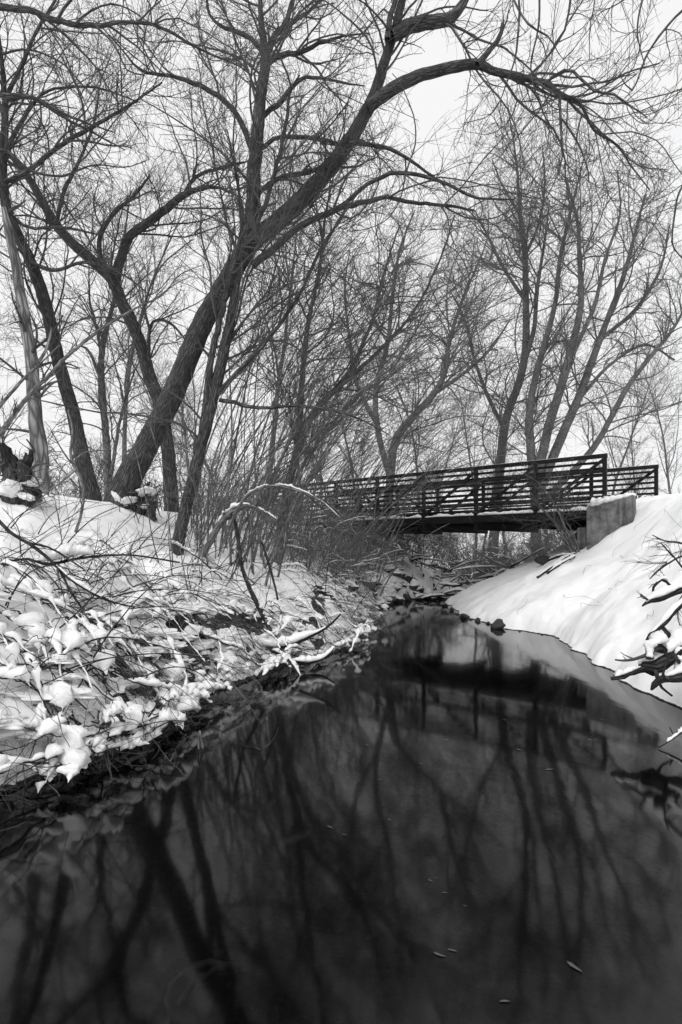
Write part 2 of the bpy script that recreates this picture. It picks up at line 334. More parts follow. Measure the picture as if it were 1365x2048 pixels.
# ------------------------------------------------------------------ snow lying on things
def snow_ridge(P, w, rng, S=8, lift=0.55, tall=0.8):
    """a lumpy bar of snow lying along path P (K,3) with half widths w (K)"""
    K = len(P); T = unit(np.gradient(P, axis=0)); side = unit(np.cross(T, UP[None])); up = unit(np.cross(side, T)); up = unit(up + 0.5 * UP)
    a = np.arange(S) / S * 2 * np.pi; ca, sa = np.cos(a), np.sin(a); vz = np.where(sa > 0, sa * tall, sa * 0.3)
    n1 = 1 + 0.22 * np.interp(np.arange(K), np.arange(0, K + 3, 3), rng.normal(size=len(np.arange(0, K + 3, 3))))[:, None]; n2 = 1 + 0.06 * rng.normal(size=(K, S)); ww = w[:, None] * n1 * n2
    ww = ww * (1 + 0.12 * np.sin(np.arange(K) * 1.9 + rng.uniform(0, 6)))[:, None]; V = P[:, None] + side[:, None] * (ca[None] * ww * 1.15)[..., None] + up[:, None] * ((vz[None] + lift) * ww)[..., None]
    i = np.arange(K - 1)[:, None] * S; s = np.arange(S)[None]; s2 = (s + 1) % S
    Fq = np.stack([i + s, i + s2, i + S + s2, i + S + s], -1).reshape(-1, 4); V = V.reshape(-1, 3); return V, Fq, np.zeros_like(V)
def ridge_on(D, rng, w, t0=0.0, t1=1.0, K=18, flat=0.75):
    """snow along a stem D (n,4) between t0 and t1, thin where the stem is steep"""
    q = np.linspace(t0, t1, K) * (len(D) - 1); P = np.stack([np.interp(q, np.arange(len(D)), D[:, j]) for j in range(4)], 1)
    T = unit(np.gradient(P[:, :3], axis=0)); st = np.clip(1.25 - np.abs(T[:, 2]) / flat, 0.05, 1)
    env = np.minimum(1, np.minimum(np.linspace(0, 5, K), np.linspace(5, 0, K)) + 0.02) ** 0.6
    lum = 0.35 + 1.25 * vnoise(np.linspace(0, K * 0.25, K) + rng.uniform(0, 90), np.zeros(K), 1.0, 7, 2)
    ww = w * env * st * lum; P2 = P[:, :3].copy(); P2[:, 2] += P[:, 3] * 0.6; return snow_ridge(P2, ww, rng)
import bmesh
def lump_mesh(name, seed, mat, sub=3, sc=(1, 1, 1), amp=0.25, freq=1.6, flatbot=None, smooth=True, cut=0):
    bm = bmesh.new(); bmesh.ops.create_icosphere(bm, subdivisions=sub, radius=1.0); rng = np.random.default_rng(seed)
    co = np.array([v.co[:] for v in bm.verts]); o = rng.uniform(0, 40, 3)
    if cut:
        for _ in range(cut):
            nrm = unit(rng.normal(size=3)); h = rng.uniform(0.45, 0.8); dd = co @ nrm; co = co - np.maximum(dd - h, 0)[:, None] * nrm[None]
    f = vnoise(co[:, 0] + o[0] + co[:, 2] * 0.7, co[:, 1] + o[1] - co[:, 2] * 0.6, freq, seed, 3) - 0.5 + (vnoise(co[:, 2] + o[2], co[:, 0] * 0.8, freq * 1.3, seed + 3, 3) - 0.5)
    co = co * (1 + amp * f[:, None] * 2) * np.array(sc)[None]
    if flatbot is not None: co[:, 2] = np.where(co[:, 2] < flatbot, flatbot + (co[:, 2] - flatbot) * 0.15, co[:, 2])
    for v, c in zip(bm.verts, co): v.co = c
    me = bpy.data.meshes.new(name); bm.to_mesh(me); bm.free()
    for p in me.polygons: p.use_smooth = smooth
    me.materials.append(M[mat]); return me
# ------------------------------------------------------------------ footbridge
BO = np.array([6.57, 13.7]); BU = np.array([-0.793, 0.609]); BV = np.array([0.609, 0.793])
DECK, TOPZ, WID, PAN, NP = 2.58, 3.96, 2.75, 1.7, 7
SKEW = 0.273                                        # the bridge crosses on the skew
def bp(t, s, z): return np.array([*(BO + BU * (t - SKEW * max(0, min(s, WID))) + BV * s), z])
bbase = bp(0, 0, 0); bbase[2] = 2.3
bridge = thing('footbridge', 'dark steel truss footbridge with slatted railings spanning the creek', 'bridge', bbase)
def beam(name, p, q, w, h, parent, base, mat='steel', up=(0, 0, 1)):
    p, q = np.asarray(p, float), np.asarray(q, float); d = unit(q - p); u = np.asarray(up, float)
    sd_ = np.cross(d, u); sd_ = unit(sd_) if np.linalg.norm(sd_) > 1e-4 else np.array([*BV, 0]); u = np.cross(sd_, d)
    V = [c + sd_ * a * w / 2 + u * b * h / 2 - base for c in (p, q) for a, b in ((-1, -1), (1, -1), (1, 1), (-1, 1))]
    Fc = [(0, 1, 2, 3), (4, 7, 6, 5), (0, 4, 5, 1), (1, 5, 6, 2), (2, 6, 7, 3), (3, 7, 4, 0)]
    me = mesh(name, V, Fc, mat, smooth=False); return obj(name, me, parent)
LB = PAN * NP
for s, sg in ((0, 1), (WID, -1)):
    beam('top_chord', bp(-0.06, s, TOPZ - 0.05), bp(LB + 0.06, s, TOPZ - 0.05), 0.10, 0.10, bridge, bbase)
    beam('bottom_chord', bp(-0.06, s, DECK - 0.12), bp(LB + 0.06, s, DECK - 0.12), 0.12, 0.20, bridge, bbase)
    for k in range(NP + 1):
        beam('post', bp(k * PAN, s, DECK - 0.02), bp(k * PAN, s, TOPZ - 0.1), 0.096, 0.096, bridge, bbase, up=(*BU, 0))
        if k < NP:
            a, b = (k + 1, k) if k < 4 else (k, k + 1)
            beam('diagonal_brace', bp(a * PAN, s, DECK + 0.02), bp(b * PAN, s, TOPZ - 0.12), 0.066, 0.07, bridge, bbase)
    for j in range(7):
        z = DECK + 0.27 + j * 0.152
        beam('rail', bp(0, s + sg * 0.075, z), bp(LB, s + sg * 0.075, z), 0.045, 0.06, bridge, bbase)
    beam('toe_board', bp(0.05, s + sg * 0.07, DECK + 0.085), bp(LB - 0.05, s + sg * 0.07, DECK + 0.085), 0.03, 0.13, bridge, bbase)
    rngb = np.random.default_rng(4 + int(s))
    for k in range(NP):
        K = 22; t = np.linspace(k * PAN + 0.06, (k + 1) * PAN - 0.06, K); P = np.array([bp(x, s - sg * 0.012, DECK - 0.022) for x in t])
        w = np.full(K, 0.068); w[0] = w[-1] = 0.03
        V, Fq, _ = snow_ridge(P, w, rngb, 8, 0.3, 1.0); obj('snow', mesh('snow', rel(V, bbase), Fq, 'snow'), bridge)
    K = 60; P = np.array([bp(x, s, TOPZ + 0.002) for x in np.linspace(0, LB, K)]); w = 0.018 * (0.3 + vnoise(np.arange(K), np.zeros(K), 0.4, 3)); 
    V, Fq, _ = snow_ridge(P, w, rngb, 6, 0.1, 0.5); obj('snow', mesh('snow', rel(V, bbase), Fq, 'snow'), bridge)
for k in range(NP + 1):
    beam('floor_beam', bp(k * PAN + 0.01, -0.02, DECK - 0.33), bp(k * PAN + 0.01, WID + 0.3, DECK - 0.33), 0.12, 0.22, bridge, bbase)
for s in (0.7, 1.4, 2.1):
    beam('stringer', bp(0, s, DECK - 0.15), bp(LB, s, DECK - 0.15), 0.08, 0.13, bridge, bbase)
for k in range(int(LB / 0.2)):
    beam('deck_plank', bp(k * 0.2 + 0.1, 0.09, DECK - 0.055), bp(k * 0.2 + 0.1, WID - 0.09, DECK - 0.055), 0.185, 0.05, bridge, bbase, 'timber')
rngb = np.random.default_rng(12); t = np.linspace(0.0, LB, 60); ss = np.linspace(0.12, WID - 0.12, 14)
TT, SS = np.meshgrid(t, ss); ZZ = DECK - 0.028 + 0.05 + 0.03 * vnoise(TT, SS, 2.0, 5); ZZ[0] -= 0.045; ZZ[-1] -= 0.045
V = np.array([bp(a, b, c) for a, b, c in zip(TT.ravel(), SS.ravel(), ZZ.ravel())]); ii = np.arange(V.shape[0]).reshape(TT.shape)
obj('deck_snow', mesh('deck_snow', rel(V, bbase), np.stack([ii[:-1, :-1], ii[:-1, 1:], ii[1:, 1:], ii[1:, :-1]], -1).reshape(-1, 4), 'snow'), bridge)
# abutments: a cheek wall standing nearer than the truss, and a lower seat under the bridge end
def slab(name, corners, z0, z1, parent, base, mat='concrete', bev=0.02):
    bm = bmesh.new(); lo = [bm.verts.new((*(np.array(c) - base[:2]), z0 - base[2])) for c in corners]; 
    hi = [bm.verts.new((*(np.array(c) - base[:2]), (z1[i] if isinstance(z1, (list, tuple)) else z1) - base[2])) for i, c in enumerate(corners)]
    bm.faces.new(lo[::-1]); bm.faces.new(hi); n = len(lo)
    for i in range(n): bm.faces.new((lo[i], lo[(i + 1) % n], hi[(i + 1) % n], hi[i]))
    bmesh.ops.recalc_face_normals(bm, faces=bm.faces[:]); bmesh.ops.bevel(bm, geom=bm.edges[:], offset=bev, segments=2, affect='EDGES')
    me = bpy.data.meshes.new(name); bm.to_mesh(me); bm.free(); me.materials.append(M[mat]); return obj(name, me, parent)
def quad2(t0, t1, s0, s1): return [bp(t0, s0, 0)[:2], bp(t1, s0, 0)[:2], bp(t1, s1, 0)[:2], bp(t0, s1, 0)[:2]]
for side in (0, 1):
    f = (lambda t: t) if side == 0 else (lambda t: LB - t)
    b = bp(f(-0.3), 1.3, 0); b[2] = 0.9
    ab_ = thing('bridge_abutment', 'stained concrete abutment with snow along its top holding up the bridge' if side == 0 else 'concrete abutment half hidden by saplings at the brushy end of the bridge', 'abutment', b)
    slab('cheek_wall', quad2(f(0.32), f(-0.72), -0.46, -0.14), 0.9, [2.62, 2.86, 2.86, 2.62], ab_, b)
    slab('cheek_wall', quad2(f(0.32), f(-0.72), WID + 0.14, WID + 0.46), 0.9, [2.62, 2.86, 2.86, 2.62], ab_, b)
    for tj in (0.0, -0.36): beam('form_joint', bp(f(tj), -0.462, 1.0), bp(f(tj), -0.462, 2.6), 0.012, 0.012, ab_, b, 'concrete', up=(*BU, 0))
    slab('back_wall', quad2(f(-0.18), f(-0.6), -0.138, WID + 0.138), 0.9, 2.56, ab_, b)
    slab('bridge_seat', quad2(f(0.62), f(-0.178), -0.30 if side else -0.137, WID + 0.137), 0.7, DECK - 0.447, ab_, b)
    rngb = np.random.default_rng(20 + side)
    for s in (-0.3, WID + 0.3):
        K = 26; tt = np.linspace(f(0.34), f(-0.76), K); P = np.array([bp(x, s, np.interp(i, [0, K - 1], [2.63, 2.86])) for i, x in enumerate(tt)]); w = 0.19 * np.minimum(1, np.minimum(np.linspace(0.2, 6, K), np.linspace(6, 0.3, K)))
        V, Fq, _ = snow_ridge(P, w, rngb, 12, 0.08, 0.6); obj('snow_cap', mesh('snow_cap', rel(V, b), Fq, 'snow'), ab_)
# ------------------------------------------------------------------ the large trees
def lv(n, L, K, ang=(0.45, 1.1), wob=0.15, up=0.05, rmin=0.004, rmax=0.03, rr=0.6, tmin=0.15, x=0.0, y=0.0, tpow=1.0, **k):
    return dict(n=n, L=L, K=K, ang=ang, wob=wob, bias=(x, y, up), rmin=rmin, rmax=rmax, rr=rr, tmin=tmin, tpow=tpow, **k)
def std(n1, n2, n3, s=1.0, up=0.05, rm=1.0):
    return [lv(n1, (0.9 * s, 2.6 * s), 12, wob=0.17, up=up, rmin=0.0058 * rm, rmax=0.02 * rm, tmin=0.25), lv(n2, (0.35 * s, 1.2 * s), 8, wob=0.19, up=up, rmin=0.0038 * rm), lv(n3, (0.14 * s, 0.5 * s), 5, wob=0.2, up=up, rmin=0.0026 * rm)]
photo_tree('leaning_tree', 'thick furrowed tree leaning across the snowy bank toward the creek', 'tree', [
    ('trunk', [(240, 1000, 84), (262, 950, 74), (300, 880, 66), (350, 780, 63), (400, 660, 59), (450, 570, 56), (500, 490, 54), (560, 440, 50), (640, 360, 46), (700, 280, 41), (745, 200, 35), (770, 120, 29), (790, 60, 26), (805, 0, 22), (830, -90, 18), (860, -220, 9), (880, -320, 3)], 9.4, 8.4),
    ('limb', [(478, 530, 30), (497, 470, 29), (505, 420, 29), (510, 330, 27), (515, 270, 25), (522, 190, 22), (531, 120, 19), (525, 60, 13), (520, 0, 9), (512, -120, 6), (520, -240, 2)], 8.95, 9.4),
    ('limb', [(735, 215, 24), (775, 185, 24), (830, 156, 22), (880, 141, 20), (955, 128, 18), (985, 141, 14), (1050, 156, 12), (1100, 170, 11), (1125, 190, 8), (1160, 206, 6), (1182, 250, 5), (1200, 268, 5), (1236, 292, 4), (1262, 330, 3), (1300, 380, 2)], 8.55, 7.2),
    ('limb', [(955, 130, 14), (974, 108, 11), (998, 76, 9), (1005, 46, 5)], 7.85, 7.8),
    ('limb', [(1090, 168, 6), (1112, 150, 6), (1142, 138, 6), (1170, 165, 5), (1194, 183, 5), (1230, 190, 4), (1262, 212, 3), (1295, 235, 2)], 7.5, 7.1),
    ('limb', [(1120, 190, 6), (1122, 250, 5), (1125, 310, 3), (1118, 350, 2)], 7.45, 7.3),
    ('limb', [(1125, 238, 4), (1152, 278, 4), (1174, 330, 3), (1178, 365, 2)], 7.4, 7.2),
    ('limb', [(1104, 180, 4), (1080, 220, 3), (1058, 246, 3), (1030, 280, 2)], 7.5, 7.6),
    ('limb', [(786, 72, 22), (830, 50, 24), (880, 42, 23), (908, 32, 20), (930, 0, 16), (950, -40, 12), (990, -120, 8), (1050, -210, 3)], 8.5, 8.0),
    ('limb', [(775, 80, 12), (782, 30, 11), (792, -20, 9), (770, -120, 5), (760, -200, 2)], 8.45, 8.9),
    ('limb', [(700, 287, 10), (735, 288, 8), (785, 300, 7), (848, 340, 5), (890, 372, 3)], 8.7, 8.3),
    ('limb', [(505, 532, 15), (550, 495, 14), (590, 460, 13), (625, 440, 12), (683, 415, 11), (748, 400, 9), (773, 395, 8), (823, 405, 7), (883, 410, 6), (948, 421, 4)], 8.95, 8.1),
    ('limb', [(665, 420, 8), (693, 405, 8), (733, 370, 8), (790, 346, 8), (858, 355, 7), (898, 370, 6), (953, 395, 5), (1028, 399, 3)], 8.6, 8.0),
    ('limb', [(505, 300, 12), (478, 236, 11), (440, 194, 10), (395, 170, 9), (355, 155, 7), (310, 148, 6), (278, 138, 5), (245, 100, 3), (205, 55, 2)], 9.25, 8.6),
    ('limb', [(531, 128, 13), (560, 112, 11), (600, 104, 9), (645, 84, 7), (690, 72, 4), (740, 66, 2)], 9.3, 8.9),
    ('limb', [(528, 232, 10), (560, 205, 9), (592, 166, 8), (622, 154, 6), (690, 166, 4), (730, 172, 2)], 9.3, 8.9),
    ('limb', [(522, 298, 9), (555, 276, 8), (600, 275, 8), (668, 284, 6), (700, 300, 3)], 9.25, 9.0),
    ('limb', [(518, 385, 10), (560, 356, 9), (620, 344, 8), (648, 330, 5)], 9.1, 8.9),
    ('limb', [(531, 110, 11), (500, 76, 9), (450, 55, 7), (424, 36, 6), (415, 0, 5), (420, -90, 2)], 9.3, 9.6),
    ('limb', [(535, 108, 13), (552, 70, 11), (572, 44, 10), (585, 0, 8), (610, -90, 4), (620, -170, 2)], 9.35, 9.9),
    ('limb', [(556, 60, 8), (608, 30, 6), (640, 0, 5), (690, -80, 2)], 9.4, 9.7),
], 11, std(150, 1300, 5900), slim=0.68)
photo_tree('forked_tree', 'forked bare tree standing just behind the leaning trunk on the crest', 'tree', [
    ('trunk', [(343, 1000, 40), (336, 900, 36), (320, 810, 36), (300, 755, 36), (285, 700, 34), (268, 655, 33), (245, 608, 32), (222, 556, 31), (160, 500, 28), (120, 460, 26), (95, 420, 23), (60, 360, 20), (30, 320, 17), (5, 285, 14), (-40, 200, 9), (-90, 80, 3)], 11.6, 10.6),
    ('limb', [(228, 565, 20), (255, 482, 17), (290, 450, 16), (330, 420, 15), (362, 394, 13), (392, 380, 9), (432, 374, 6), (470, 390, 3)], 11.2, 10.6),
    ('limb', [(368, 392, 9), (390, 356, 8), (440, 336, 6), (492, 324, 3)], 10.9, 10.6),
    ('limb', [(205, 540, 10), (200, 480, 9), (225, 430, 8), (270, 390, 6), (300, 350, 4)], 11.1, 11.4),
    ('limb', [(110, 450, 9), (130, 380, 8), (160, 320, 6), (190, 240, 4), (200, 170, 2)], 10.8, 11.2),
    ('limb', [(300, 760, 8), (298, 680, 7), (310, 640, 6), (345, 650, 5), (380, 690, 3)], 11.3, 11.0),
], 12, std(70, 600, 3200), slim=0.72)
photo_tree('dark_left_tree', 'dark bent tree rising beside the pale dead trunk', 'tree', [
    ('trunk', [(182, 990, 56), (170, 940, 46), (158, 880, 41), (145, 820, 38), (125, 750, 37), (110, 690, 36), (95, 620, 34), (80, 570, 33), (60, 520, 31), (38, 475, 30), (15, 420, 28), (5, 350, 25), (10, 280, 20), (10, 200, 16), (4, 120, 12), (-10, 20, 8), (-30, -120, 3)], 10.3, 9.6),
    ('limb', [(0, 370, 10), (50, 345, 9), (125, 290, 8), (200, 245, 7), (260, 210, 5), (325, 165, 3)], 9.6, 8.8),
    ('limb', [(10, 200, 8), (60, 195, 7), (120, 230, 6), (180, 262, 4), (250, 300, 2)], 9.6, 9.2),
    ('limb', [(12, 300, 10), (40, 250, 8), (65, 210, 7), (100, 180, 5), (190, 175, 4), (280, 205, 2)], 9.7, 9.3),
    ('limb', [(62, 525, 9), (110, 540, 7), (170, 525, 6), (240, 545, 4), (300, 590, 2)], 9.8, 9.2),
    ('limb', [(20, 430, 8), (60, 455, 6), (130, 455, 5), (200, 470, 3)], 9.7, 9.1),
    ('limb', [(8, 210, 9), (40, 140, 7), (75, 60, 6), (110, 0, 5), (150, -80, 2)], 9.6, 9.0),
], 13, std(85, 720, 3800), slim=0.68)
photo_tree('dead_trunk', 'pale dead tree trunk with peeling bark behind the snowy stump', 'tree', [
    ('trunk', [(80, 905, 32), (72, 850, 27), (68, 780, 25), (62, 710, 23), (52, 650, 22), (42, 590, 20), (32, 530, 18), (18, 460, 16), (8, 415, 9)], 9.9, 9.5),
    ('limb', [(66, 740, 7), (92, 700, 6), (104, 655, 3)], 9.8, 9.5),
], 14, [lv(14, (0.4, 1.0), 7), lv(50, (0.2, 0.5), 5)], 'bark_pale', 'twig')
photo_tree('slim_tree', 'slim straight grey tree between the bent tree and the leaning trunk', 'tree', [
    ('trunk', [(217, 975, 17), (213, 880, 14), (203, 760, 13), (205, 700, 11), (218, 640, 9), (240, 560, 6), (250, 470, 4), (262, 380, 2)], 13.0, 12.6),
    ('limb', [(203, 760, 8), (180, 705, 6), (160, 690, 4)], 12.8, 12.5), ('limb', [(206, 730, 7), (195, 660, 6), (180, 600, 4), (178, 520, 2)], 12.8, 13.2),
    ('limb', [(222, 950, 8), (232, 890, 7), (245, 820, 5), (270, 740, 3)], 12.9, 13.2),
], 15, std(40, 350, 1900, 0.9), 'bark_far', 'twig')
photo_tree('creekside_tree', 'two stemmed tree on the bank below the leaning trunk', 'tree', [
    ('trunk', [(353, 1110, 32), (362, 1060, 29), (378, 990, 27), (400, 900, 27), (425, 800, 28), (442, 730, 26), (458, 660, 24), (470, 590, 20), (484, 530, 13), (515, 450, 11), (540, 380, 10), (557, 320, 9), (572, 250, 8), (580, 185, 6), (600, 150, 3)], 8.3, 8.0),
    ('limb', [(405, 870, 16), (415, 790, 15), (422, 720, 13), (438, 650, 12), (455, 580, 10), (470, 520, 8), (485, 440, 6), (470, 340, 4), (455, 260, 2)], 8.2, 7.9),
    ('limb', [(440, 800, 9), (520, 815, 7), (600, 812, 6), (700, 830, 4), (780, 870, 2)], 8.2, 7.4),
    ('limb', [(432, 790, 10), (500, 720, 9), (560, 650, 8), (610, 570, 7), (640, 500, 6), (680, 440, 4), (720, 380, 2)], 8.2, 7.6),
], 16, std(60, 520, 2600, 0.9), slim=0.85)
photo_tree('bank_tree', 'straight young tree on the bank in front of the brushy bridge end', 'tree', [
    ('trunk', [(556, 1120, 25), (562, 1060, 22), (572, 1000, 21), (590, 920, 20), (620, 840, 18), (655, 795, 15), (690, 765, 12), (760, 700, 9), (830, 620, 7), (880, 520, 5), (910, 430, 3)], 10.5, 10.0),
    ('limb', [(590, 925, 13), (600, 840, 12), (606, 740, 11), (618, 640, 9), (640, 540, 7), (650, 440, 5), (670, 340, 2)], 10.4, 10.9),
    ('limb', [(640, 810, 9), (700, 740, 8), (745, 640, 7), (770, 540, 5), (800, 450, 3)], 10.3, 11.0),
    ('limb', [(575, 1010, 8), (590, 960, 7), (640, 880, 6), (720, 790, 5), (800, 740, 3)], 10.4, 10.0),
], 17, std(80, 700, 3600, 1.0), 'bark_far', 'twig_far', slim=0.8)
# ------------------------------------------------------------------ trees beyond the bridge
photo_tree('tall_tree', 'tall upright tree with a narrow crown behind the footbridge', 'tree', [
    ('trunk', [(985, 1120, 24), (995, 1000, 22), (1004, 900, 21), (1015, 830, 19), (1040, 760, 18), (1052, 690, 17), (1052, 600, 15), (1050, 500, 12), (1040, 420, 9), (1036, 350, 6), (1030, 300, 4), (1020, 240, 2)], 25, 25.5),
    ('limb', [(1045, 740, 10), (1068, 660, 9), (1075, 580, 7), (1090, 480, 5), (1100, 400, 2)], 25.2, 24.5),
    ('limb', [(1050, 600, 8), (1010, 540, 6), (980, 480, 5), (950, 420, 2)], 25.3, 26),
    ('limb', [(1048, 520, 7), (1080, 440, 5), (1090, 360, 4), (1085, 290, 2)], 25.3, 25), ('limb', [(1010, 860, 9), (975, 790, 7), (950, 720, 6), (930, 640, 4), (900, 580, 2)], 25.1, 24),
    ('limb', [(1040, 430, 6), (1005, 370, 4), (985, 320, 2)], 25.4, 25.6),
], 21, std(110, 1000, 5200, 1.7, 0.06, 1.9), 'bark_far', 'twig_far', 0.2, slim=0.85)
photo_tree('many_stemmed_tree', 'broad tree of several rising stems behind the railing end', 'tree', [
    ('trunk', [(1072, 1080, 24), (1070, 980, 22), (1062, 900, 20), (1060, 820, 17), (1075, 740, 15), (1092, 680, 13), (1112, 600, 11), (1120, 520, 9), (1140, 430, 7), (1160, 350, 4), (1175, 290, 2)], 23, 23.5),
    ('limb', [(1074, 960, 20), (1096, 860, 18), (1120, 780, 17), (1145, 690, 15), (1162, 610, 12), (1160, 520, 9), (1155, 440, 6), (1130, 350, 3)], 23, 22),
    ('limb', [(1080, 980, 18), (1125, 870, 18), (1160, 790, 16), (1185, 720, 14), (1215, 640, 11), (1245, 560, 9), (1270, 470, 6), (1290, 390, 3)], 23, 24),
    ('limb', [(1090, 1000, 14), (1180, 905, 12), (1220, 840, 11), (1255, 775, 10), (1300, 715, 8), (1345, 660, 6), (1390, 580, 3)], 23, 22.5),
    ('limb', [(1150, 700, 9), (1190, 610, 8), (1210, 520, 6), (1240, 430, 4), (1235, 340, 2)], 22.5, 22), ('limb', [(1200, 680, 8), (1270, 620, 7), (1320, 540, 5), (1340, 450, 3)], 23.6, 24.5),
    ('limb', [(1165, 790, 8), (1220, 730, 6), (1290, 690, 5), (1350, 720, 3)], 23.4, 24),
], 22, std(170, 1400, 6300, 1.7, 0.07, 1.8), 'bark_far', 'twig_far', 0.2, slim=0.85)
photo_tree('leaning_far_tree', 'grey tree leaning right behind the middle of the railing', 'tree', [
    ('trunk', [(772, 1075, 22), (780, 970, 20), (792, 880, 19), (835, 825, 17), (870, 785, 15), (892, 740, 12), (900, 680, 9), (925, 600, 7), (960, 520, 4), (985, 450, 2)], 22, 22),
    ('limb', [(782, 960, 13), (758, 870, 12), (752, 780, 11), (775, 690, 9), (785, 600, 7), (800, 500, 5), (830, 420, 2)], 22, 23),
    ('limb', [(865, 790, 9), (930, 745, 7), (980, 700, 5), (1020, 640, 3)], 22, 21.5), ('limb', [(760, 860, 9), (715, 770, 8), (700, 680, 6), (690, 580, 4), (700, 500, 2)], 22.5, 23.5),
], 23, std(110, 1000, 5200, 1.6, 0.05, 1.7), 'bark_far', 'twig_far', 0.2, slim=0.85)
# ------------------------------------------------------------------ trees out of the frame whose limbs reach in
photo_tree('overhanging_tree', 'tree on the right bank with thin twigs drooping over the creek', 'tree', [
    ('trunk', [(1660, 900, 60), (1640, 500, 52), (1600, 150, 44), (1560, -80, 36), (1540, -300, 22), (1530, -500, 6)], 9.5, 9.0),
    ('limb', [(1560, -60, 20), (1450, -130, 14), (1300, -110, 11), (1150, -80, 9), (1040, -70, 6), (960, -60, 3)], 9.0, 6.4),
    ('limb', [(1580, 60, 16), (1480, 0, 11), (1380, -10, 8), (1280, -20, 6), (1180, -30, 3)], 9.1, 6.8),
    ('limb', [(1040, -70, 5), (1036, 80, 4), (1020, 150, 3), (985, 226, 2), (930, 246, 1.5)], 6.6, 6.3), ('limb', [(1080, -75, 5), (1078, 50, 4), (1062, 130, 3), (1072, 190, 1.5)], 6.7, 6.5),
    ('limb', [(1000, -65, 4), (1050, 40, 4), (1096, 72, 3), (1118, 108, 1.5)], 6.5, 6.3), ('limb', [(1420, -10, 6), (1366, 20, 5), (1300, 100, 4), (1266, 180, 3), (1240, 150, 1.5)], 7.2, 6.8),
    ('limb', [(1590, 300, 10), (1480, 330, 8), (1400, 345, 6), (1362, 378, 4), (1348, 440, 3.5), (1346, 490, 3), (1368, 520, 2)], 9.2, 7.8),
    ('limb', [(1290, -20, 4), (1275, 60, 3), (1290, 130, 1.5)], 7.0, 6.8),
], 31, [lv(50, (0.5, 1.3), 9, wob=0.16, up=-0.12, rmin=0.005, rmax=0.012, tmin=0.35), lv(260, (0.2, 0.6), 6, wob=0.2, up=-0.06, rmin=0.003), lv(700, (0.08, 0.25), 4, up=-0.03, rmin=0.0026)])
photo_tree('left_edge_tree', 'tree at the left with long level limbs crossing high above the crest', 'tree', [
    ('trunk', [(-260, 950, 60), (-250, 600, 50), (-230, 250, 42), (-210, 20, 32), (-200, -200, 18), (-190, -380, 5)], 8.0, 7.6),
    ('limb', [(-215, 60, 18), (-100, 20, 14), (0, 14, 12), (50, 18, 11), (115, 40, 10), (175, 52, 9), (240, 45, 7), (310, 50, 6), (375, 85, 5), (425, 110, 4), (475, 130, 3), (505, 152, 2)], 7.6, 7.0),
    ('limb', [(-225, 150, 12), (-100, 200, 9), (0, 190, 8), (65, 195, 7), (125, 225, 6), (170, 245, 4), (230, 265, 2)], 7.6, 7.4), ('limb', [(115, 40, 6), (140, 0, 5), (200, -60, 3)], 7.3, 7.2),
    ('limb', [(150, 50, 5), (185, 20, 4), (240, 10, 3), (320, 60, 2)], 7.25, 7.0), ('limb', [(-235, 420, 12), (-120, 330, 9), (0, 300, 7), (60, 340, 5), (120, 352, 4), (190, 330, 3), (250, 335, 2), (300, 318, 1.2)], 7.7, 7.5),
    ('limb', [(195, 55, 5), (230, 90, 4), (255, 140, 3), (290, 150, 2)], 7.2, 7.0),
], 32, std(50, 360, 1700, 0.85, 0.0, 0.85))
# ------------------------------------------------------------------ sapling thicket on the left bank
def stems_thing(name, label, cat, group, roots, dirs, Ls, r0, seed, K=18, bias=(0.03, 0, 0), wob=0.05, mat='cane', tmat='twig', levels=None, snow=0.0, part='stem', clamp=False, paths=None):
    rng = np.random.default_rng(seed); roots = np.array(roots, float); base = roots.mean(0); base[2] = Z(base[0], base[1])
    root = thing(name, label, cat, base, group); p0 = roots.copy(); p0[:, 2] -= 0.06
    P = integrate(p0, np.array(dirs, float), np.array(Ls, float), K, rng, wob, np.array(bias)[None] if np.ndim(bias) == 1 else np.array(bias))
    if paths is not None: P = paths
    if clamp:
        zz = np.maximum(height(P[..., 0], P[..., 1]), 0.0) + 0.03; P[:, 1:, 2] = np.maximum(P[:, 1:, 2], zz[:, 1:])
    rr = np.array(r0)[:, None] * (1 - 0.78 * np.linspace(0, 1, K)[None])
    for i in range(len(P)):
        V, Fq, tc = tubes(P[i:i + 1], rr[i:i + 1], 6, rng); o = obj(part, mesh(part, rel(V, base), Fq, mat, tc), root)
    if levels: _, acc = twigs(root, base, P, rr, rng, levels, tmat)
    return root, P, rr, base, rng
TH = [(455, 1095), (480, 1130), (505, 1090), (530, 1140), (548, 1085), (590, 1110), (612, 1135), (632, 1100), (655, 1140), (672, 1105), (700, 1150), (722, 1120), (432, 1075), (415, 1060), (690, 1090), (740, 1165)]
rt = np.random.default_rng(77)
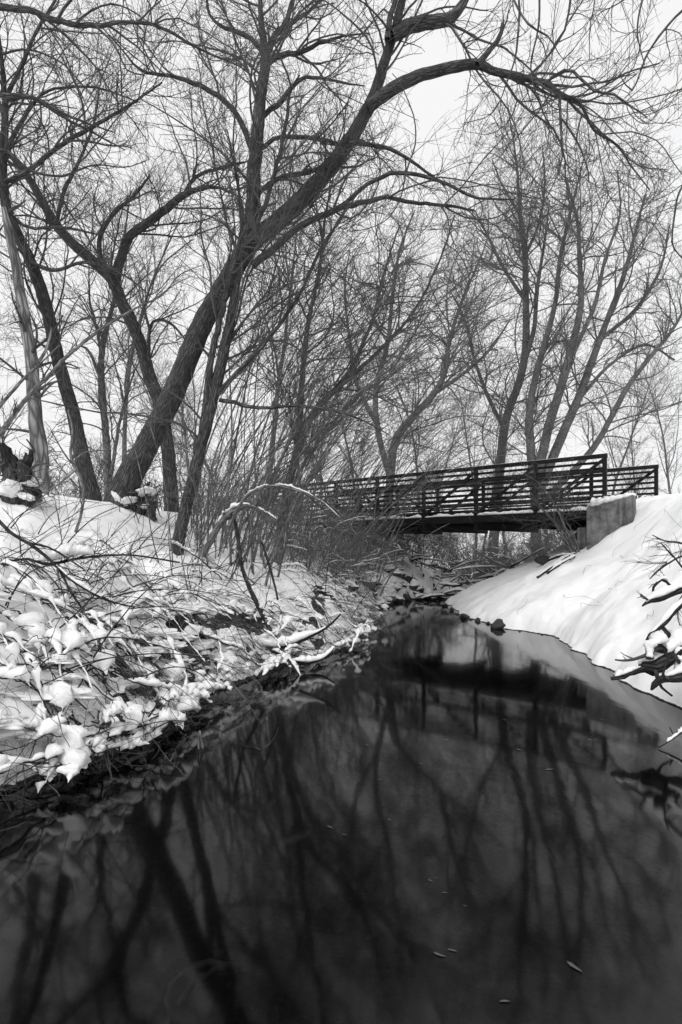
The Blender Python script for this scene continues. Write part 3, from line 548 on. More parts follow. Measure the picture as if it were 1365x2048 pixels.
for i, (px, py) in enumerate(TH):
    h = hit(px, py, 6); n = int(rt.integers(5, 9)); roots = []
    for _ in range(n):
        x, y = h[0] + rt.normal() * 0.22, h[1] + rt.normal() * 0.3; roots.append((x, y, Z(x, y)))
    dirs = np.stack([rt.normal(0.14, 0.2, n), rt.normal(0, 0.14, n), np.ones(n)], 1); Ls = rt.uniform(3.0, 8.0, n) * (0.8 if h[1] < 9 else 1.0)
    lab = 'clump of slender arching saplings beside the snow covered leaning branch' if px < 520 else ('clump of slender arching saplings beside the straight young bank tree' if px < 620 else 'clump of slender arching saplings in front of the brushy bridge end')
    stems_thing('sapling_clump', lab, 'saplings', 'sapling clumps between the bank trees and the bridge', roots, dirs, Ls, rt.uniform(0.010, 0.026, n), 300 + i, 20, (0.047, 0.0, -0.006), 0.035, 'cane', 'twig',
                [lv(26, (0.8, 2.6), 10, (0.25, 0.7), 0.06, 0.02, 0.0055, tmin=0.25, x=0.04), lv(150, (0.35, 1.1), 7, (0.3, 0.8), 0.1, 0.02, 0.0042, x=0.03), lv(330, (0.15, 0.45), 4, (0.3, 0.9), 0.12, 0.02, 0.0032)])
TH2 = [(385, 1075), (410, 1100), (430, 1110), (462, 1085), (490, 1105), (515, 1120), (540, 1105), (575, 1095), (600, 1120), (640, 1125), (670, 1135), (700, 1125), (395, 1125), (445, 1140), (560, 1140)]
for i, (px, py) in enumerate(TH2):
    h = hit(px, py, 6); n = int(rt.integers(7, 11)); roots = []
    for _ in range(n):
        x, y = h[0] + rt.normal() * 0.25, h[1] + rt.normal() * 0.3; roots.append((x, y, Z(x, y)))
    dirs = np.stack([rt.normal(0.08, 0.22, n), rt.normal(0, 0.15, n), np.ones(n)], 1)
    lab = 'cluster of pale thin upright stems by the two stemmed tree' if px < 470 else ('cluster of pale thin upright stems by the straight young bank tree' if px < 620 else 'cluster of pale thin upright stems before the hidden bridge end')
    stems_thing('pale_stems', lab, 'saplings', 'pale upright stems on the bank', roots, dirs, rt.uniform(0.9, 3.2, n), rt.uniform(0.005, 0.011, n), 330 + i, 14, (0.02, 0.0, -0.004), 0.06, 'cane', 'cane', [lv(24, (0.3, 1.0), 7, (0.25, 0.7), 0.1, 0.02, 0.0034, tmin=0.25, x=0.03), lv(70, (0.15, 0.5), 5, (0.3, 0.8), 0.12, 0.02, 0.0026)])
# a tangled vine shrub in front of the abutment
h = hit(1152, 1104, 8); n = 13; rt = np.random.default_rng(5)
roots = [(h[0] + rt.normal() * 0.12, h[1] + rt.normal() * 0.12, h[2]) for _ in range(n)]
stems_thing('tangled_shrub', 'tangled leafless shrub climbing the railing beside the concrete abutment', 'shrub', None, roots, np.stack([rt.normal(-0.2, 0.35, n), rt.normal(0, 0.15, n), np.ones(n)], 1), rt.uniform(1.2, 3.0, n), rt.uniform(0.008, 0.024, n), 350, 16, (0, 0, 0), 0.09, 'cane', 'twig',
            [lv(110, (0.5, 1.4), 10, (0.5, 1.3), 0.28, 0.0, 0.005, tmin=0.3), lv(420, (0.25, 0.7), 7, (0.5, 1.3), 0.3, 0.0, 0.0038), lv(800, (0.1, 0.3), 4, rmin=0.003)])
# ------------------------------------------------------------------ the wood beyond: generic trees and brush, copied
def wood_tree(label, group, seed, H, mat, tmat, rm, part_n=9):
    rng = np.random.default_rng(seed); root = thing('bare_tree', label, 'tree', (0, 0, -500), group)
    K = 18; d = np.array([[rng.normal() * 0.12, rng.normal() * 0.12, 1]]); P = integrate(np.array([[0, 0, -0.3]]), d, np.array([H]), K, rng, 0.05, np.array([[0, 0, 0.02]])); r0 = H * 0.0085
    R = r0 * (1 - 0.9 * np.linspace(0, 1, K)[None]); V, Fq, tc = tubes(P, R, 9, rng, 0.02); obj('trunk', mesh('trunk', V, Fq, mat, tc), root)
    Q, q = grow(P, R, part_n, (H * 0.28, H * 0.5), (0.35, 0.8), 12, rng, 0.08, (0, 0, 0.07), 0.6, 0.02, 0.2, 0.25)
    for i in range(part_n):
        V, Fq, tc = tubes(Q[i:i + 1], q[i:i + 1], 6, rng); obj('limb', mesh('limb', V, Fq, mat, tc), root)
    PP = np.concatenate([np.stack([np.stack([np.interp(np.linspace(0, 17, 12), np.arange(18), P[0, :, j]) for j in range(3)], 1)]), Q]); RR = np.concatenate([np.interp(np.linspace(0, 17, 12), np.arange(18), R[0])[None], q])
    twigs(root, (0, 0, 0), PP, RR, rng, [lv(60, (H * 0.10, H * 0.22), 8, wob=0.12, up=0.05, rmin=0.0055 * rm), lv(380, (H * 0.05, H * 0.11), 5, wob=0.16, up=0.04, rmin=0.004 * rm), lv(1500, (H * 0.018, H * 0.05), 4, wob=0.2, rmin=0.0029 * rm)], tmat)
    return root
WG = 'trees of the wood beyond the bank'
protos = [wood_tree('bare tree standing in the wood beyond the crest and bridge', WG, 400 + i, hh, 'bark_far', 'twig_far', rm) for i, (hh, rm) in enumerate(((11, 1.3), (14, 1.6), (9, 1.2), (16, 1.8)))]
rt = np.random.default_rng(91); spots = []
for px, Y in [(40, 22), (262, 23), (395, 21), (530, 22), (455, 28), (600, 30), (655, 26), (725, 32), (745, 40), (835, 34), (905, 38), (945, 31), (1020, 40), (1090, 34), (1140, 42), (1205, 36), (1290, 33), (1340, 40), (170, 34), (-60, 24), (1430, 34), (340, 40), (1250, 46), (860, 48), (1000, 52), (640, 46), (960, 26)]:
    spots.append((px + rt.normal() * 6, Y + rt.normal() * 0.8))
for i, (px, Y) in enumerate(spots):
    x = (px - CX) / F * Y; k = i % 4; loc = (x, Y, Z(x, Y) - 0.05); rz = rt.uniform(0, 6.28); sc = rt.uniform(0.75, 1.1)
    lab = 'slim bare tree in the wood behind the leaning and bent trees on the crest' if px < 500 else ('slim bare tree in the wood behind the sapling thicket' if px < 740 else ('slim bare tree standing far behind the middle of the footbridge' if px < 1120 else 'slim bare tree on the far side behind the abutment and snowy slope'))
    if i < 4: protos[i].location = loc; protos[i].rotation_euler = (0, 0, rz); protos[i]['label'] = lab
    else: copy_thing(protos[k], loc, rz, sc, lab)
def brush(label, group, seed, n=12, Hh=2.6, rm=1.0, tmat='twig_far'):
    rng = np.random.default_rng(seed); root = thing('brush_shrub', label, 'shrub', (0, 0, -500), group); K = 10
    p = np.stack([rng.normal(size=n) * 0.3, rng.normal(size=n) * 0.3, np.full(n, -0.1)], 1); d = np.stack([rng.normal(size=n) * 0.5, rng.normal(size=n) * 0.5, np.ones(n)], 1)
    P = integrate(p, d, rng.uniform(0.5, 1.0, n) * Hh, K, rng, 0.12, np.array([[0.02, 0, -0.02]])); R = 0.013 * rm * (1 - 0.7 * np.linspace(0, 1, K)[None]) * np.ones((n, 1))
    for i in range(n):
        V, Fq, tc = tubes(P[i:i + 1], R[i:i + 1], 5, rng); obj('stem', mesh('stem', V, Fq, 'cane', tc), root)
    _, acc = twigs(root, (0, 0, 0), P, R, rng, [lv(60, (0.4, 1.1), 7, wob=0.2, up=0, rmin=0.006 * rm, tmin=0.2), lv(330, (0.2, 0.5), 5, wob=0.25, up=0, rmin=0.0048 * rm), lv(500, (0.1, 0.25), 4, rmin=0.004 * rm)], tmat)
    ps = []
    for j in rng.choice(60, 34, replace=False):
        Q = acc[0][0][j]; T = Q[-1] - Q[0]
        if abs(T[2]) < 0.75 * np.linalg.norm(T):
            D = np.concatenate([Q, acc[0][1][j][:, None]], 1); ps.append(ridge_on(D, rng, 0.022 * rm, 0.1, 0.9, 8))
    V, Fq, tc = join(ps); obj('snow', mesh('snow', V, Fq, 'snow'), root, kind='stuff'); return root
BG = 'snowy brush shrubs beyond the bridge'
bps = [brush('snow dusted brush shrub growing in the hollow and wood beyond the bridge', BG, 450 + i, 12, hh, rm) for i, (hh, rm) in enumerate(((2.4, 1.1), (3.2, 1.4), (1.8, 1.0)))]
nps = [brush('fine twigged brush shrub between the saplings in front of the bridge end', 'fine brush before the bridge end', 470 + i, 9, hh, 0.55, 'cane') for i, hh in enumerate((2.2, 1.6))]
for i, (px, Y) in enumerate([(590, 14), (640, 13), (680, 15), (575, 17), (715, 16.5), (660, 17.5), (745, 17.6), (620, 16), (540, 13), (600, 11.5), (665, 12.3), (705, 14), (635, 18), (730, 18.5), (760, 18.6), (690, 13.4), (725, 15)]):
    x = (px - CX) / F * Y; loc = (x, Y, max(Z(x, Y), 0.0) - 0.02); rz = rt.uniform(0, 6.28)
    if i < 2: nps[i].location = loc; nps[i].rotation_euler = (0, 0, rz)
    else: copy_thing(nps[i % 2], loc, rz, rt.uniform(0.8, 1.2))
bs = [(800, 21), (835, 20.5), (870, 22), (905, 21), (940, 23.5), (975, 22), (1010, 24), (1040, 26), (1070, 22.5), (1100, 24), (1135, 27), (855, 26), (920, 25), (1000, 27), (560, 19), (600, 22), (640, 20), (690, 24), (720, 21), (755, 23), (770, 20), (800, 26), (825, 22), (850, 28), (875, 24), (890, 32), (915, 27), (930, 22), (950, 30), (970, 25), (985, 21), (1005, 34), (1020, 28), (1045, 23), (1060, 31), (1085, 26), (1110, 30), (1130, 25), (1150, 22), (1170, 33), (1210, 24), (1250, 28), (1300, 22), (1340, 26), (860, 40), (790, 36), (930, 42), (1000, 44), (1075, 42), (720, 38), (1130, 44), (900, 36), (30, 14), (90, 17), (150, 15.5), (240, 16), (285, 20), (400, 15), (445, 18), (500, 17), (530, 22), (470, 25), (380, 24), (320, 16.5), (200, 22), (965, 50), (840, 52), (1090, 52), (1030, 20), (1080, 20.5), (1120, 19.5)]
for i, (px, Y) in enumerate(bs):
    x = (px - CX) / F * Y; loc = (x, Y, max(Z(x, Y), 0.0) - 0.02); rz = rt.uniform(0, 6.28); sc = rt.uniform(0.75, 1.15)
    lab = 'snow dusted brush on the crest behind the leaning and bent trees' if px < 545 else ('snow dusted brush behind the sapling thicket beyond the bridge' if px < 790 else ('snow dusted brush in the hollow seen under the footbridge' if px < 1160 else 'snow dusted brush behind the abutment and the snowy slope'))
    if i < 3: bps[i].location = loc; bps[i].rotation_euler = (0, 0, rz); bps[i]['label'] = lab
    else: copy_thing(bps[i % 3], loc, rz, sc, lab)
# ------------------------------------------------------------------ bent snow laden shrubs along the left water's edge
SHR = []
def bent_shrub(y, d, n, seed, label, w=(0.032, 0.085), rad=(0.0035, 0.009), spread=0.36, share=0.85):
    """canes pressed down over the bank: each runs close over the ground in a low arch, some out over the water"""
    rt = np.random.default_rng(seed); cx, cy = float(np.interp(y, LY, LX)) - d, y; K = 20; t = np.linspace(0, 1, K); roots, paths = [], []
    for _ in range(n):
        x, yy = cx + rt.normal() * spread, cy + rt.normal() * spread; x = min(x, float(np.interp(yy, LY, LX)) - 0.12)
        L = rt.uniform(0.5, 1.5); a = RAD(rt.choice([rt.uniform(-50, 15), rt.uniform(-40, 20), rt.uniform(-80, 40), rt.uniform(150, 205)])); cv = rt.normal() * 0.7
        aa = a + cv * t; px = x + np.concatenate([[0], np.cumsum(np.cos(aa[1:]) * L / (K - 1))]); py = yy + np.concatenate([[0], np.cumsum(np.sin(aa[1:]) * L / (K - 1))])
        over = px - np.interp(py, LY, LX); px = np.where(over > 0.12, px - (over - 0.12) * 0.75, px)
        g = np.maximum(height(px, py), 0.02); g = np.convolve(np.pad(g, 3, mode='edge'), np.ones(7) / 7, 'valid')
        arch = rt.choice([0.6, 0.6, 1.0]) * rt.uniform(0.03, 0.36) * np.sin(np.pi * np.minimum(1, t * rt.uniform(0.75, 1.1))) + 0.02
        roots.append((x, yy, Z(x, yy))); P = np.stack([px, py, g + arch], 1); P[1:-1] += rt.normal(size=(K - 2, 3)) * 0.008; paths.append(P)
    root, P, rr, base, rng = stems_thing('bent_shrub', label, 'shrub', 'snow laden shrubs along the water edge', roots, np.ones((n, 3)), np.ones(n), rt.uniform(*rad, n), seed, K, (0, 0, 0), 0.07, 'cane_dark', 'twig',
                                [lv(n, (0.2, 0.9), 8, (0.3, 0.9), 0.12, 0.03, 0.0024, tmin=0.1), lv(n, (0.1, 0.3), 5, (0.3, 0.9), 0.16, -0.02, 0.002)], paths=np.array(paths))
    for i in range(n):
        if rng.uniform() < share:
            D = np.concatenate([P[i], rr[i][:, None]], 1); t0 = rng.uniform(0.02, 0.55); t1 = min(1, t0 + rng.uniform(0.22, 0.5))
            V, Fq, _ = ridge_on(D, rng, rng.uniform(*w) * np.interp(y, [3.8, 5.5, 8.5], [1.0, 0.85, 0.6]), t0, t1, 26, 0.72); obj('snow_load', mesh('snow_load', rel(V, base), Fq, 'snow'), root)
    i2 = rng.choice(n, n // 2, replace=False)
    for i in i2:                                       # a second, smaller pad further along
        D = np.concatenate([P[i], rr[i][:, None]], 1); t0 = rng.uniform(0.4, 0.8); V, Fq, _ = ridge_on(D, rng, rng.uniform(*w) * 0.6, t0, min(1, t0 + 0.22), 14, 0.72); obj('snow_load', mesh('snow_load', rel(V, base), Fq, 'snow'), root)
    SHR.append((root, base)); return root
LAB = 'low shrub with canes bent over the bank under ridges of snow'
sp = [(3.3, 0.25, 13), (3.6, 0.6, 13), (3.9, 0.2, 13), (4.2, 0.55, 14), (4.3, 0.15, 13), (4.7, 0.9, 13), (4.8, 0.3, 14), (5.1, 0.6, 13), (5.4, 0.2, 13), (5.5, 1.0, 13), (5.9, 0.45, 14), (6.3, 0.9, 13), (6.5, 0.3, 14), (7.0, 0.6, 14), (7.4, 0.25, 13), (7.9, 0.7, 13), (8.5, 0.35, 13), (9.3, 0.5, 12), (10.4, 0.5, 12), (11.8, 0.5, 12), (13.4, 0.5, 11), (4.3, 1.5, 11), (5.4, 1.9, 11), (6.6, 1.7, 11), (8.0, 1.5, 10)]
def shrub_label(y, d):
    if d > 1.3: return 'low snowy shrub well up the bank among the thin dark canes' if y < 6 else 'low snowy shrub on the bank at the foot of the two stemmed tree'
    if y < 4.0: return 'heavily laden low shrub overhanging the pool nearest the broken reed' if d < 0.4 else 'low shrub buried in snow just behind the canes overhanging the pool'
    if y < 5.6: return 'low snow ridged shrub at the dark cut bank beside the broken reed' if d < 0.5 else 'low snow ridged shrub on the bank above the dark cut edge'
    if y < 7.5: return 'low snowy shrub tangled with the level snow heaped branch' if d < 0.5 else 'low snowy shrub around the foot of the bowed dark stem'
    return 'low snow dusted shrub on the bank past the level snow heaped branch' if y < 9.9 else 'low snow dusted shrub near the capped stones at the creek bend'
for i, (y, d, n) in enumerate(sp): bent_shrub(y, d, n + 2, 500 + i, shrub_label(y, d))
# darker taller canes without much snow, rising from the same bank
def tall_canes(px, py, n, seed, dx, Lr):
    rt = np.random.default_rng(seed); h = hit(px, py, 2.6); roots = []
    for _ in range(n):
        x, y = h[0] + rt.normal() * 0.28, h[1] + rt.normal() * 0.28; roots.append((x, y, Z(x, y)))
    dirs = np.stack([rt.normal(dx, 0.45, n), rt.normal(-0.1, 0.35, n), np.ones(n) * 0.8], 1)
    stems_thing('cane_shrub', 'upright shrub of thin dark canes on the smooth snow bank', 'shrub', 'thin dark cane shrubs on the bank', roots, dirs, rt.uniform(*Lr, n), rt.uniform(0.004, 0.0085, n), seed, 16, (0.03, 0, -0.035), 0.07, 'cane_dark', 'twig', [lv(n * 4, (0.25, 0.8), 7, (0.3, 0.8), 0.12, 0, 0.0028), lv(n * 8, (0.1, 0.3), 4, (0.3, 0.9), 0.14, 0, 0.002)])
for i, a in enumerate([(110, 1140, 5, 0.4), (260, 1120, 5, 0.5), (400, 1140, 5, 0.2), (300, 1060, 6, 0.2), (470, 1170, 4, 0.3), (640, 1180, 5, 0.3), (30, 1075, 6, 0.3)]):
    tall_canes(*a[:3], 560 + i, a[3], (0.7, 1.9))
def arching_canes(px, py, n, seed, label):
    rt = np.random.default_rng(seed); h = hit(px, py, 2.6); roots = []
    for _ in range(n):
        x, y = h[0] + rt.normal() * 0.3, h[1] + rt.normal() * 0.25; roots.append((x, y, Z(x, y)))
    az = np.radians(rt.uniform(-45, 25, n)); el = np.radians(rt.uniform(15, 55, n)); dirs = np.stack([np.cos(az) * np.cos(el), np.sin(az) * np.cos(el), np.sin(el)], 1)
    bias = np.stack([rt.normal(size=n) * 0.02, rt.normal(size=n) * 0.03, -rt.uniform(0.05, 0.11, n)], 1)
    stems_thing('arching_canes', label, 'shrub', 'long dark canes arching over the snow', roots, dirs, rt.uniform(0.9, 2.1, n), rt.uniform(0.0045, 0.0085, n), seed, 20, bias, 0.05, 'cane_dark', 'twig', [lv(int(n * 1.4), (0.3, 0.9), 9, (0.25, 0.7), 0.1, 0.0, 0.003, tmin=0.15), lv(n, (0.12, 0.4), 5, (0.3, 0.8), 0.12, 0, 0.0024)], clamp=True)
for i, (a, b, n) in enumerate([(-20, 1120, 6), (60, 1150, 6), (150, 1130, 5), (20, 1230, 6), (130, 1220, 6), (240, 1170, 5), (330, 1130, 5), (40, 1340, 5), (420, 1150, 4), (200, 1290, 4)]):
    arching_canes(a, b, n, 590 + i, 'long bare dark canes arching across the open snow toward the water' if b < 1160 else 'long bare dark canes arching over the snow heaped shrubs near the pool')
# pillows of snow caught on the brush and grass tussocks
rt = np.random.default_rng(63); pil = [lump_mesh('snow_pillow', 70 + i, 'snow', 4, (1.25, 0.72, 0.42), 0.5, 2.6, -0.12) for i in range(6)]
for i in range(520):
    y = 3.2 + 10.5 * rt.uniform() ** 1.0; d = abs(rt.normal(0.0, 0.55)) - 0.02; x = float(np.interp(y, LY, LX)) - d; s = (0.035 + 0.15 * rt.uniform() ** 1.7) * np.interp(y, [3.8, 5.5, 8.5], [1.0, 0.8, 0.6]) * (1 if d > 0.15 else 0.85); p = np.array([x, y, max(Z(x, y), 0.05) + s * rt.uniform(0.0, 0.7)])
    root, base = min(SHR, key=lambda q: (q[1][0] - x) ** 2 + (q[1][1] - y) ** 2)
    o = obj('snow_pillow', pil[i % 6], root, [float(v) for v in p - base]); o.scale = (s * rt.uniform(0.8, 1.7), s, s * rt.uniform(0.7, 1.1)); o.rotation_euler = (rt.normal() * 0.2, rt.normal() * 0.2, rt.uniform(0, 6.28))
# dry grass hanging over the cut bank and standing in the snow
rg = np.random.default_rng(64); n = 2600; y = 3.0 + 12.5 * rg.uniform(size=n) ** 1.3; d = np.abs(rg.normal(0.12, 0.28, n)) + 0.02; x = np.interp(y, LY, LX) - d
n2 = 350; y2 = 3.5 + 12 * rg.uniform(size=n2); d2 = rg.uniform(0.3, 2.6, n2); x2 = np.interp(y2, LY, LX) - d2; X, Y_ = np.concatenate([x, x2]), np.concatenate([y, y2])
az = rg.uniform(-1.9, 0.6, n + n2); el = np.concatenate([rg.uniform(0.2, 1.3, n), rg.uniform(0.8, 1.5, n2)]); p0 = np.stack([X, Y_, height(X, Y_) - 0.01], 1)
P = integrate(p0, np.stack([np.cos(az) * np.cos(el), np.sin(az) * np.cos(el), np.sin(el)], 1), rg.uniform(0.12, 0.5, n + n2), 7, rg, 0.08, np.concatenate([np.tile([[0.05, -0.05, -0.34]], (n, 1)), np.tile([[0.02, 0, -0.03]], (n2, 1))]))
V, Fq, tc = tubes(P, (0.0026 * (1 - 0.7 * np.linspace(0, 1, 7))[None] * rg.uniform(0.5, 1.3, (n + n2, 1))), 3, rg)
o = obj('dry_grass', mesh('dry_grass', V, Fq, 'grass', tc), kind='stuff'); o['label'] = 'dry grass hanging over the cut bank above the water'
# ------------------------------------------------------------------ single branches on the left bank, laid out as in the photograph
def branch_thing(name, label, cat, limbs, seed, mat='cane_dark', snow=(), tw=None, group=None, S=8, lump=0.05):
    """limbs: [(pts(px,py,w), Y0, Y1)]; snow: (limb number, half width, t0, t1)"""
    rng = np.random.default_rng(seed); Cs = [limb_pts(*l) for l in limbs]; base = Cs[0][0, :3].copy(); root = thing(name, label, cat, base, group); Ds = []
    for j, C in enumerate(Cs):
        m, D = limb_mesh(C, rng, S, 0.05, lump, mat, jit=0.006, name='stem' if j == 0 else 'side_branch'); o = obj('stem' if j == 0 else 'side_branch', m, root); set_origin(o, base); Ds.append(D)
    for (j, w, t0, t1) in snow:
        V, Fq, _ = ridge_on(Ds[j], rng, w, t0, t1, 30, 0.95); obj('snow', mesh('snow', rel(V, base), Fq, 'snow'), root)
    if tw:
        P, R = to_fixed(Ds); twigs(root, base, P, R, rng, tw, 'twig')
    return root
tw1 = lambda n: [lv(n, (0.2, 0.6), 7, (0.3, 0.9), 0.14, 0, 0.003), lv(n * 3, (0.08, 0.25), 4, (0.3, 0.9), 0.16, 0, 0.0022)]
branch_thing('snowy_log', 'fallen branch heaped with snow lying level just above the water', 'branch', [([(380, 1290, 8), (420, 1288, 8), (470, 1291, 9), (520, 1293, 9), (548, 1300, 8), (600, 1284, 6), (655, 1254, 5), (682, 1228, 3)], 6.9, 7.4), ([(535, 1298, 7), (565, 1310, 6), (588, 1330, 5), (606, 1362, 3)], 7.0, 6.7), ([(580, 1322, 5), (610, 1328, 5), (645, 1318, 4), (668, 1296, 3)], 6.9, 7.3)], 601, snow=[(0, 0.07, 0.0, 0.85), (1, 0.04, 0.1, 0.9), (2, 0.05, 0.0, 1)], tw=tw1(10))
branch_thing('bowed_stem', 'bare dark stem bowing down from the snowy leaning branch to the bank', 'branch', [([(463, 1028, 5), (472, 1050, 7), (478, 1090, 8), (486, 1140, 8), (506, 1190, 9), (530, 1238, 9), (548, 1275, 9)], 7.8, 7.3)], 602, snow=[(0, 0.03, 0.75, 1.0)], tw=tw1(5))
branch_thing('leaning_snag', 'leaning broken branch thick with snow beside the two stemmed tree', 'branch', [([(405, 1112, 15), (425, 1075, 14), (442, 1045, 13), (462, 1025, 11), (495, 1012, 8), (525, 1022, 4), (552, 1038, 2)], 8.0, 7.7)], 603, 'cane', [(0, 0.06, 0.0, 0.7), (0, 0.022, 0.7, 1.0)], tw1(10))
branch_thing('arched_branch', 'thin arched branch topped with a line of snow above the brush', 'branch', [([(455, 1060, 6), (480, 1010, 6), (505, 984, 6), (545, 971, 6), (580, 976, 5), (620, 990, 4), (650, 1008, 3), (690, 1045, 2)], 7.7, 7.4)], 604, 'cane', [(0, 0.019, 0.2, 0.42), (0, 0.023, 0.45, 0.72), (0, 0.015, 0.74, 0.95)], tw1(14))
branch_thing('broken_spike', 'short broken dark stick poking up from the brushy bank', 'stick', [([(524, 1084, 4), (533, 1112, 5), (543, 1145, 5), (552, 1180, 4), (556, 1200, 4)], 7.9, 7.7)], 605)
branch_thing('crooked_sapling', 'pale crooked sapling on the smooth snow in front of the bent tree', 'sapling', [([(147, 1075, 6), (160, 1040, 6), (167, 1000, 6), (164, 965, 7), (150, 935, 7), (142, 905, 6), (146, 860, 5), (136, 820, 3)], 7.4, 7.6), ([(152, 938, 5), (128, 960, 4), (95, 985, 3), (60, 1020, 2)], 7.5, 7.2), ([(146, 925, 4), (170, 905, 3), (215, 900, 2)], 7.5, 7.7)], 606, 'cane', tw=tw1(12))
branch_thing('long_twig', 'long dark twig arching down over the snow at the left edge', 'branch', [([(-30, 1010, 7), (18, 1062, 7), (60, 1088, 7), (95, 1115, 6), (150, 1165, 5), (215, 1200, 4), (270, 1215, 3)], 5.6, 5.2), ([(60, 1086, 5), (105, 1098, 4), (170, 1140, 3)], 5.5, 5.3)], 607, snow=[(0, 0.03, 0.5, 0.8)], tw=tw1(10))
branch_thing('snow_clump_cane', 'dark cane carrying a heavy clump of snow in the brush', 'branch', [([(0, 1130, 5), (50, 1118, 5), (100, 1128, 6), (170, 1115, 5), (260, 1110, 4), (360, 1125, 3)], 5.6, 5.9), ([(115, 1128, 6), (140, 1180, 5), (170, 1225, 4)], 5.6, 5.4)], 608, snow=[(0, 0.11, 0.2, 0.5)], tw=tw1(14))
branch_thing('left_limb', 'long grey limb rising across the dead trunk from the left edge', 'branch', [([(-60, 930, 11), (0, 868, 10), (50, 800, 9), (100, 750, 8), (132, 715, 7), (200, 660, 6), (275, 615, 4), (325, 590, 3), (360, 550, 2), (410, 528, 1.2)], 8.6, 8.2), ([(-40, 850, 8), (0, 812, 7), (45, 760, 6), (80, 728, 4), (120, 690, 2)], 8.6, 8.4)], 609, 'cane', tw=tw1(26))
branch_thing('broken_reed', 'pale broken reed bent over in the still water', 'reed', [([(412, 1532, 4), (406, 1495, 4), (400, 1462, 4)], 4.25, 4.2), ([(400, 1462, 3), (397, 1478, 3), (398, 1515, 2)], 4.2, 4.2)], 610, 'grass')
# ------------------------------------------------------------------ decayed stumps on the crest
def stump(px, py, s, seed, label, nlog):
    rng = np.random.default_rng(seed); h = hit(px, py, 5); root = thing('rotten_stump', label, 'stump', h); caps = []
    for j in range(nlog):
        a = rng.uniform(0, 6.28); r = s * rng.uniform(0.05, 0.75); x, y = r * math.cos(a), r * math.sin(a) * 0.7; top = s * rng.uniform(0.5, 1.7) * (1.15 - r / s * 0.6); lean = rng.normal(size=2) * 0.3 * s; rr = s * rng.uniform(0.12, 0.26)
        C = np.array([[x, y, -0.15, rr * 1.3], [x + lean[0] * 0.3, y + lean[1] * 0.3, top * 0.35, rr], [x + lean[0] * 0.6, y + lean[1] * 0.6, top * 0.75, rr * 0.85], [x + lean[0], y + lean[1], top, rr * 0.35]])
        m, D = limb_mesh(C, rng, 11, 0.05, 0.14, 'deadwood' if j % 3 == 1 else 'bark', name='broken_wood', jit=0.02); obj('broken_wood', m, root); caps.append((x + lean[0], y + lean[1], top, rr))
    P = np.array([[x, y, z * 0.6] for x, y, z, _ in caps]); n = 60; pk = rng.integers(0, len(P), n); Q = integrate(P[pk], rng.normal(size=(n, 3)) * np.array([1, 1, 0.5]) + UP * 0.3, rng.uniform(0.5, 1.3, n) * s, 9, rng, 0.22); q = 0.012 * (1 - 0.7 * np.linspace(0, 1, 9))[None] * rng.uniform(0.5, 1.4, (n, 1))
    V, Fq, tc = tubes(Q, q, 5, rng); obj('root', mesh('root', V, Fq, 'twig', tc), root, kind='stuff')
    for j in range(7):
        k = s * rng.uniform(0.16, 0.42); a = j * 0.95 + rng.uniform(-0.3, 0.3); q = obj('snow_cap', lump_mesh('snow_cap', seed + 10 + j, 'snow', 4, (k * 1.3, k, k * 0.5), 0.34, 2.6, None), root, (math.cos(a) * s * rng.uniform(0.2, 0.85), math.sin(a) * s * 0.5 - 0.15 * s, s * rng.uniform(0.0, 1.05))); q.rotation_euler = (rng.normal() * 0.35, rng.normal() * 0.35, rng.uniform(0, 6.28))
stump(40, 1000, 0.4, 620, 'large rotten stump packed with snow in front of the dead trunk', 16)
stump(272, 1022, 0.34, 640, 'small broken stump with snow at the foot of the leaning tree', 9)
# ------------------------------------------------------------------ stones
rks = [lump_mesh('stone', 700 + i, 'rock', 3, (1, 0.8, 0.75), 0.25, 1.6, None, True, 8) for i in range(5)]
rkp = [lump_mesh('stone', 700 + i, 'rock_pale', 3, (1, 0.8, 0.75), 0.25, 1.6, None, True, 8) for i in range(5)]
cps = [lump_mesh('snow_cap', 700 + i, 'snow', 3, (1.06, 0.88, 0.85), 0.25, 1.6, 0.12, True, 8) for i in range(5)]
rs = np.random.default_rng(71)
def stone(p, s, label, group, cap=True, pale=False, sink=0.15, i=0):
    root = thing('stone', label, 'stone', (p[0], p[1], p[2]), group); o = obj('rock', (rkp if pale else rks)[i % 5], root, (0, 0, s * (0.35 - sink))); o.scale = (s, s, s); rz = rs.uniform(0, 6.28); o.rotation_euler = (0, 0, rz)
    if cap:
        c = obj('snow_cap', cps[i % 5], root, (0, 0, s * (0.40 - sink))); c.scale = (s * 1.03, s * 1.03, s * rs.uniform(1.0, 1.25)); c.rotation_euler = (0, 0, rz)
    return root
i = 0
for px, py, s in [(904, 1221, 0.10), (917, 1229, 0.06), (931, 1236, 0.15), (944, 1240, 0.06), (957, 1241, 0.11), (978, 1248, 0.07), (892, 1213, 0.12), (911, 1227, 0.05), (938, 1240, 0.05), (1040, 1263, 0.05), (1085, 1270, 0.04)]:
    h = hit(px, py, 5); h[2] = -0.02; stone(h, s, 'small wet stone at the snowy foot of the right bank', 'wet stones along the right waterline', False, i=i); i += 1
h = hit(1000, 1256, 5); h[2] = 0; stone(h, 0.2, 'large dark wet stone at the right waterline', None, False, i=2)
for k in range(34):
    px = rs.uniform(690, 838); py = rs.uniform(np.interp(px, [690, 745, 790, 838], [1135, 1118, 1140, 1170]), np.interp(px, [690, 760, 838], [1185, 1205, 1200])); h = hit(px, py, 8, 24); h[2] += 0.05; stone(h, rs.uniform(0.1, 0.26), 'snow capped stone in the heap at the bend of the creek', 'snow capped stones at the creek bend', True, rs.uniform() < 0.35, i=k)
